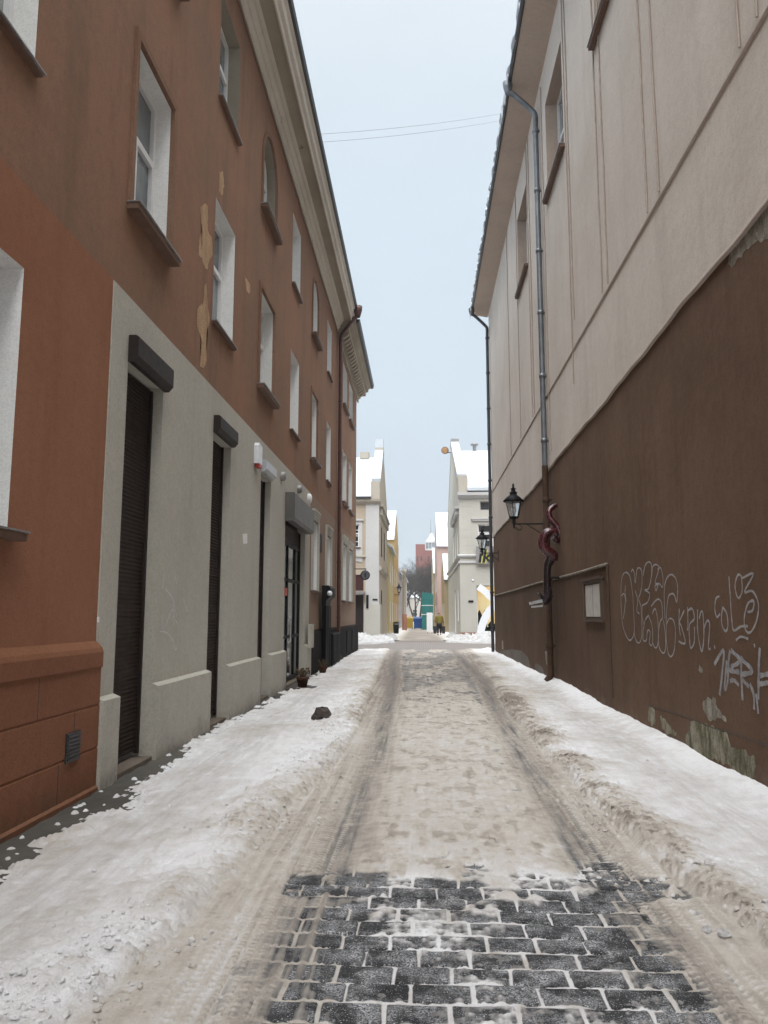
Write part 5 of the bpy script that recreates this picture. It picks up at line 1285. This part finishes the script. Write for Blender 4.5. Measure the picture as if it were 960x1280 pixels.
tl = [(-4.6, 135, 1, 'bare tree at the left edge of the group below the tower'), (-2.7, 124, 1, 'bare tree nearest the whitish house, left of the teal cabin'), (-.4, 138, 2, 'bare tree with the thickest crown in front of the brick tower'),
      (.9, 150, 1, 'bare tree directly behind the teal cabin'), (2.6, 132, 2, 'bare tree rising above the teal cabin on its right'), (-1.7, 158, 2, 'bare tree far back between the two nearest trunks'), (3.6, 155, 1, 'bare tree behind the ochre-walled house'),
      (-1.3, 128, 1, 'slender bare tree between the nearest tree and the thick-crowned one'), (.6, 126, 2, 'bare tree just left behind the teal cabin')]
protos = {}
for x, y, k, lb in tl:
    if k not in protos:
        t = thing('bare_tree', (0, 0, 0), lb, 'tree', 'bare trees at the end of the street'); a_, b_ = tree_mesh(20 + k, 10.5 if k == 1 else 12, .95)
        a_.build('trunk', M['bark'], t); b_.build('crown', M['bark'], t); protos[k] = t
    else: t = copy_tree(protos[k])
    t.location = (x, y, 0); t['label'] = lb
    t.rotation_euler.z = x * 1.7

# --- teal cabin, board, containers, bins
t = thing('teal_cabin', (.55, 82, 0), 'tall teal sheeted cabin standing in the middle of the far street', 'cabin')
mb = MB(); mb.box(-.05, 1.12, 81.5, 83.2, 0, 3.3); mb.build('lower_body', M['teal'], t)
mb = MB(); mb.extrude([(-.05, 3.31), (1.12, 3.31), (1.12, 3.72), (.75, 3.86), (-.05, 3.9)], lambda p, q: (p[0], q, p[1]), 81.5, 83.2); mb.build('upper_body', M['teal'], t)
mb = MB(); mb.box(-.09, 1.16, 81.46, 83.24, 1.55, 1.62); mb.box(-.09, 1.16, 81.46, 83.24, 2.5, 2.57); mb.build('band', M['metal_white'], t)
mb = MB(); mb.box(.45, 1.0, 81.45, 81.498, .1, 1.5); mb.build('door', M['teal'], t)
t = thing('white_board', (.6, 66, 0), 'plain white upright board on feet in front of the teal cabin', 'board')
mb = MB(); mb.box(.36, .86, 66, 66.04, .1, 1.75); mb.build('panel', M['board'], t)
mb = MB(); mb.box(.40, .44, 65.8, 66.25, 0, .1); mb.box(.78, .82, 65.8, 66.25, 0, .1); mb.build('foot', M['pipe_dark'], t)
def container(loc, w, d, h, mat, label):
    t = thing('waste_container', loc, label, 'container', 'waste containers by the trees'); x, y, z = loc
    mb = MB(); mb.add([(x - w / 2 * .88, y - d / 2, .12), (x + w / 2 * .88, y - d / 2, .12), (x + w / 2 * .88, y + d / 2, .12), (x - w / 2 * .88, y + d / 2, .12), (x - w / 2, y - d / 2 - .04, h), (x + w / 2, y - d / 2 - .04, h), (x + w / 2, y + d / 2, h), (x - w / 2, y + d / 2, h)], [(0, 1, 2, 3), (0, 1, 5, 4), (1, 2, 6, 5), (2, 3, 7, 6), (3, 0, 4, 7)])
    mb.build('bin', mat, t)
    mb = MB(); mb.extrude([(-d / 2 - .06, h + .001), (d / 2 + .03, h + .001), (d / 2, h + .12), (0, h + .2), (-d / 2, h + .1)], lambda p, q: (q, y + p[0], p[1]), x - w / 2 - .03, x + w / 2 + .03); mb.build('lid', mat, t)
    for sx in (-1, 1):
        mb = MB(); mb.lathe([(0, -.04), (.1, -.04), (.1, .04), (0, .04)], (x + sx * w * .36, y - d * .36, .1), 10, (1, 0, 0)); mb.build('wheel', M['black_metal'], t)
container((-.48, 84, 0), .95, .9, 1.15, M['blue'], 'blue wheeled container left of the teal cabin')
container((-1.42, 86, 0), .8, .9, 1.15, M['yellow'], 'yellow wheeled container next to the blue one')
t = thing('litter_bin', (-2.1, 62, 0), 'dark waist-high bin against the yellow house', 'bin')
mb = MB(); mb.lathe([(0, 0), (.2, 0), (.24, .9), (.2, .98), (0, 1.02)], (-2.1, 62, 0), 12); mb.build('bin', M['black_metal'], t)
mb = MB(); mb.lathe([(.25, .8), (.26, .84), (.25, .88)], (-2.1, 62, 0), 12); mb.build('rim', M['sill_metal'], t)
t = thing('advert_post', (-1.75, 76, 0), 'slim pale post with red foot at the edge of the far street', 'post')
mb = MB(); mb.lathe([(.24, 0), (.24, 1.6), (.2, 1.62)], (-1.75, 76, 0), 12); mb.build('foot', C_['redbase'], t)
mb = MB(); mb.lathe([(.16, 1.62), (.15, 5.6), (.22, 5.7), (.22, 5.9), (0, 6.1)], (-1.75, 76, 0), 12); mb.build('pole', C_['dirty'], t)

# --- the person walking away, carrying two bags
def skin_body(name, verts, edges, mat, parent, radii, sub=2):
    me = bpy.data.meshes.new(name); me.from_pydata(verts, edges, []); o = bpy.data.objects.new(name, me); COL.objects.link(o)
    md = o.modifiers.new('s', 'SKIN'); md.use_smooth_shade = True
    for i, r in enumerate(radii): me.skin_vertices[0].data[i].radius = r if isinstance(r, tuple) else (r, r)
    me.skin_vertices[0].data[0].use_root = True
    o.modifiers.new('d', 'SUBSURF').levels = sub; o.modifiers['d'].render_levels = sub
    bpy.context.view_layer.update()
    m2 = bpy.data.meshes.new_from_object(o.evaluated_get(bpy.context.evaluated_depsgraph_get()))
    bpy.data.objects.remove(o); m2.materials.clear(); m2.materials.append(mat)
    for p in m2.polygons: p.use_smooth = True
    o = bpy.data.objects.new(name, m2); COL.objects.link(o); o.parent = parent; return o
M['skin'] = plain('skin', (.45, .27, .20), .6); M['jacket'] = plain('olive_yellow_jacket', (.22, .17, .02), .7, scale=12); M['trouser'] = plain('dark_trousers', (.018, .017, .02), .8); M['hair'] = plain('brown_hair', (.06, .04, .028), .7); M['bag'] = plain('dark_bag', (.022, .018, .02), .6)
px_, py_ = 1.29, 60.0
t = thing('person', (px_, py_, .02), 'person in olive yellow jacket and dark trousers walking away down the far street', 'person')
V = [(0, 0, .92), (0, .01, 1.05), (0, .0, 1.25), (0, -.01, 1.40), (0, .01, 1.50), (0, .03, 1.60), (0, .03, 1.68),
     (-.10, 0, .86), (-.11, .06, .48), (-.11, -.10, .10), (-.11, .06, .04), (.10, 0, .86), (.11, .10, .48), (.11, .12, .09), (.11, .26, .04),
     (-.19, 0, 1.40), (-.27, .0, 1.14), (-.29, .04, .90), (.19, 0, 1.40), (.27, 0, 1.14), (.29, .04, .90), (-.29, .06, .82), (.29, .06, .82)]
Ed = [(0, 1), (1, 2), (2, 3), (3, 4), (4, 5), (5, 6), (0, 7), (7, 8), (8, 9), (9, 10), (0, 11), (11, 12), (12, 13), (13, 14), (3, 15), (15, 16), (16, 17), (3, 18), (18, 19), (19, 20), (17, 21), (20, 22)]
Rd = [(.15, .11), (.14, .10), (.16, .11), (.14, .09), (.055, .055), (.085, .10), (.06, .07), .085, .06, .042, .035, .085, .06, .042, .035, .065, .048, .036, .065, .048, .036, .03, .03]
body = skin_body('body', V, Ed, M['skin'], t, Rd)
jv = [(0, 0, .84), (0, .01, 1.05), (0, 0, 1.25), (0, -.01, 1.41), (0, 0, 1.50), (-.20, 0, 1.40), (-.28, 0, 1.14), (-.295, .035, .93), (.20, 0, 1.40), (.28, 0, 1.14), (.295, .035, .93)]
skin_body('jacket', jv, [(0, 1), (1, 2), (2, 3), (3, 4), (3, 5), (5, 6), (6, 7), (3, 8), (8, 9), (9, 10)], M['jacket'], t, [(.25, .19), (.24, .18), (.24, .175), (.20, .14), (.09, .09), .11, .095, .07, .11, .095, .07])
tv = [(0, 0, .93), (-.10, 0, .84), (-.11, .06, .48), (-.11, -.10, .12), (.10, 0, .84), (.11, .10, .48), (.11, .12, .12)]
skin_body('trousers', tv, [(0, 1), (1, 2), (2, 3), (0, 4), (4, 5), (5, 6)], M['trouser'], t, [(.19, .15), .135, .11, .09, .135, .11, .09])
skin_body('shoes', [(-.11, -.12, .06), (-.11, .08, .04)], [(0, 1)], M['trouser'], t, [.055, .05]); skin_body('shoes', [(.11, .10, .06), (.11, .28, .04)], [(0, 1)], M['trouser'], t, [.055, .05])
skin_body('hair', [(0, .0, 1.60), (0, .01, 1.69)], [(0, 1)], M['hair'], t, [(.098, .10), (.085, .10)])
for s_, lb in ((-1, 'dark shopping bag in the left hand of the person in olive yellow'), (1, 'dark shopping bag in the right hand of the person in olive yellow')):
    bt = thing('shopping_bag', (px_ + s_ * .33, py_ + .05, .2), lb, 'bag', 'bags carried by the walker'); x = px_ + s_ * .33; y = py_ + .05
    mb = MB(); mb.add([(x - .11, y - .16, .14), (x + .11, y - .16, .14), (x + .11, y + .16, .14), (x - .11, y + .16, .14), (x - .14, y - .2, .70), (x + .14, y - .2, .70), (x + .14, y + .2, .70), (x - .14, y + .2, .70)], [(0, 1, 2, 3), (0, 1, 5, 4), (1, 2, 6, 5), (2, 3, 7, 6), (3, 0, 4, 7), (4, 5, 6, 7)]); mb.build('sack', M['bag'], bt)
    mb = MB(); mb.tube([(x - .02, y - .12, .65), (px_ + s_ * .29, y + .01, .84), (x - .02, y + .12, .65)], .012, 6); mb.build('strap', M['bag'], bt)

# --- two wires across the street
for (u0, v0, u1, v1), lb in (((398, 168, 634, 140), 'upper of the two thin wires spanning the street overhead'), ((400, 178, 631, 149), 'lower of the two thin wires spanning the street overhead')):
    A = on_y(u0 - 4, v0, 17.5); B = on_y(u1 + 4, v1, 21.4)
    mb = MB(); mb.tube([A.lerp(B, k / 10) - Vector((0, 0, .25 * 4 * (k / 10) * (1 - k / 10) * .35)) for k in range(11)], .005, 5)
    tag(mb.build('overhead_wire', M['pipe_grey'], None, A), lb, 'wire', 'wires over the street')

m = bpy.data.materials.new('haze_air'); m.use_nodes = True; nt = m.node_tree; nt.nodes.remove(nt.nodes['Principled BSDF'])
pv = N(nt, 'ShaderNodeVolumePrincipled'); pv.inputs['Color'].default_value = (.93, .96, 1, 1); pv.inputs['Density'].default_value = .0008; pv.inputs['Anisotropy'].default_value = .2
L(nt, pv.outputs['Volume'], nt.nodes['Material Output'].inputs['Volume'])
hz = MB(); hz.box(-420, 420, -320, 620, -1.2, 33); ho = hz.build('haze', m); ho['kind'] = 'stuff'

# ================================================================== LIGHT, SKY, CAMERA
w = bpy.data.worlds.new('World'); scene.world = w; w.use_nodes = True; nt = w.node_tree; bg = nt.nodes['Background']
SUN_EL, SUN_ROT = R_(52), R_(186)
sky = N(nt, 'ShaderNodeTexSky'); sky.sky_type = 'NISHITA'; sky.sun_disc = False; sky.sun_elevation = SUN_EL; sky.sun_rotation = SUN_ROT; sky.air_density = 1.0; sky.dust_density = 2.0; sky.ozone_density = 1.0
hs_ = N(nt, 'ShaderNodeHueSaturation'); hs_.inputs['Saturation'].default_value = .42; hs_.inputs['Value'].default_value = .55; L(nt, sky.outputs['Color'], hs_.inputs['Color'])
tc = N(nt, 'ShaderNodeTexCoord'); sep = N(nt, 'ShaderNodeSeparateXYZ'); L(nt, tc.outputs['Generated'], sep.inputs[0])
# a cloud deck: soft mottling, zenith brightened out of view to light the street
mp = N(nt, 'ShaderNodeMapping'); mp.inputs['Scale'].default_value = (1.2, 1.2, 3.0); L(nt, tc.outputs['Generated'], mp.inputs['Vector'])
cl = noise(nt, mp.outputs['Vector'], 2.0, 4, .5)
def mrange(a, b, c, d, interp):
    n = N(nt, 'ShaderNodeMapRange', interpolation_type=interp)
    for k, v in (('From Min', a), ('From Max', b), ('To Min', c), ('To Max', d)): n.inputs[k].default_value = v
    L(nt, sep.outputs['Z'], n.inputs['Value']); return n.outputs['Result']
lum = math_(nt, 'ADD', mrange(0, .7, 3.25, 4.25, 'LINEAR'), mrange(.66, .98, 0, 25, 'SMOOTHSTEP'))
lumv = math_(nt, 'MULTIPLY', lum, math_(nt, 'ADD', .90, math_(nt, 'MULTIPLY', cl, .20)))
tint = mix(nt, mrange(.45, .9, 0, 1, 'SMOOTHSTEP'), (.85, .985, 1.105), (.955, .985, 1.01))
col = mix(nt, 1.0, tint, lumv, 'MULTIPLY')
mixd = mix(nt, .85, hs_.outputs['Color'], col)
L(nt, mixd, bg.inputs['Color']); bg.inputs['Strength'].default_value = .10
sl = bpy.data.lights.new('sun', 'SUN'); sl.energy = 1.4; sl.angle = R_(40); sl.color = (1.0, .975, .94); so = bpy.data.objects.new('sun', sl); COL.objects.link(so)
so.rotation_euler = (R_(90) - SUN_EL, 0, R_(180) - SUN_ROT)
cam = bpy.data.cameras.new('camera'); co = bpy.data.objects.new('camera', cam); COL.objects.link(co); scene.camera = co
cam.sensor_fit = 'VERTICAL'; cam.sensor_height = 34.6; cam.lens = FPX / 1280 * 34.6; cam.clip_end = 5000; cam.clip_start = .05
co.location = (0, 0, CAM_H); co.rotation_euler = (R_(90) + PITCH, 0, YAW)
vs = scene.view_settings; vs.view_transform = 'Standard'; vs.look = 'None'; vs.exposure = 1.2; vs.gamma = 1; vs.use_curve_mapping = False
scene.cycles.use_denoising = True; scene.cycles.max_bounces = 8; scene.cycles.diffuse_bounces = 5
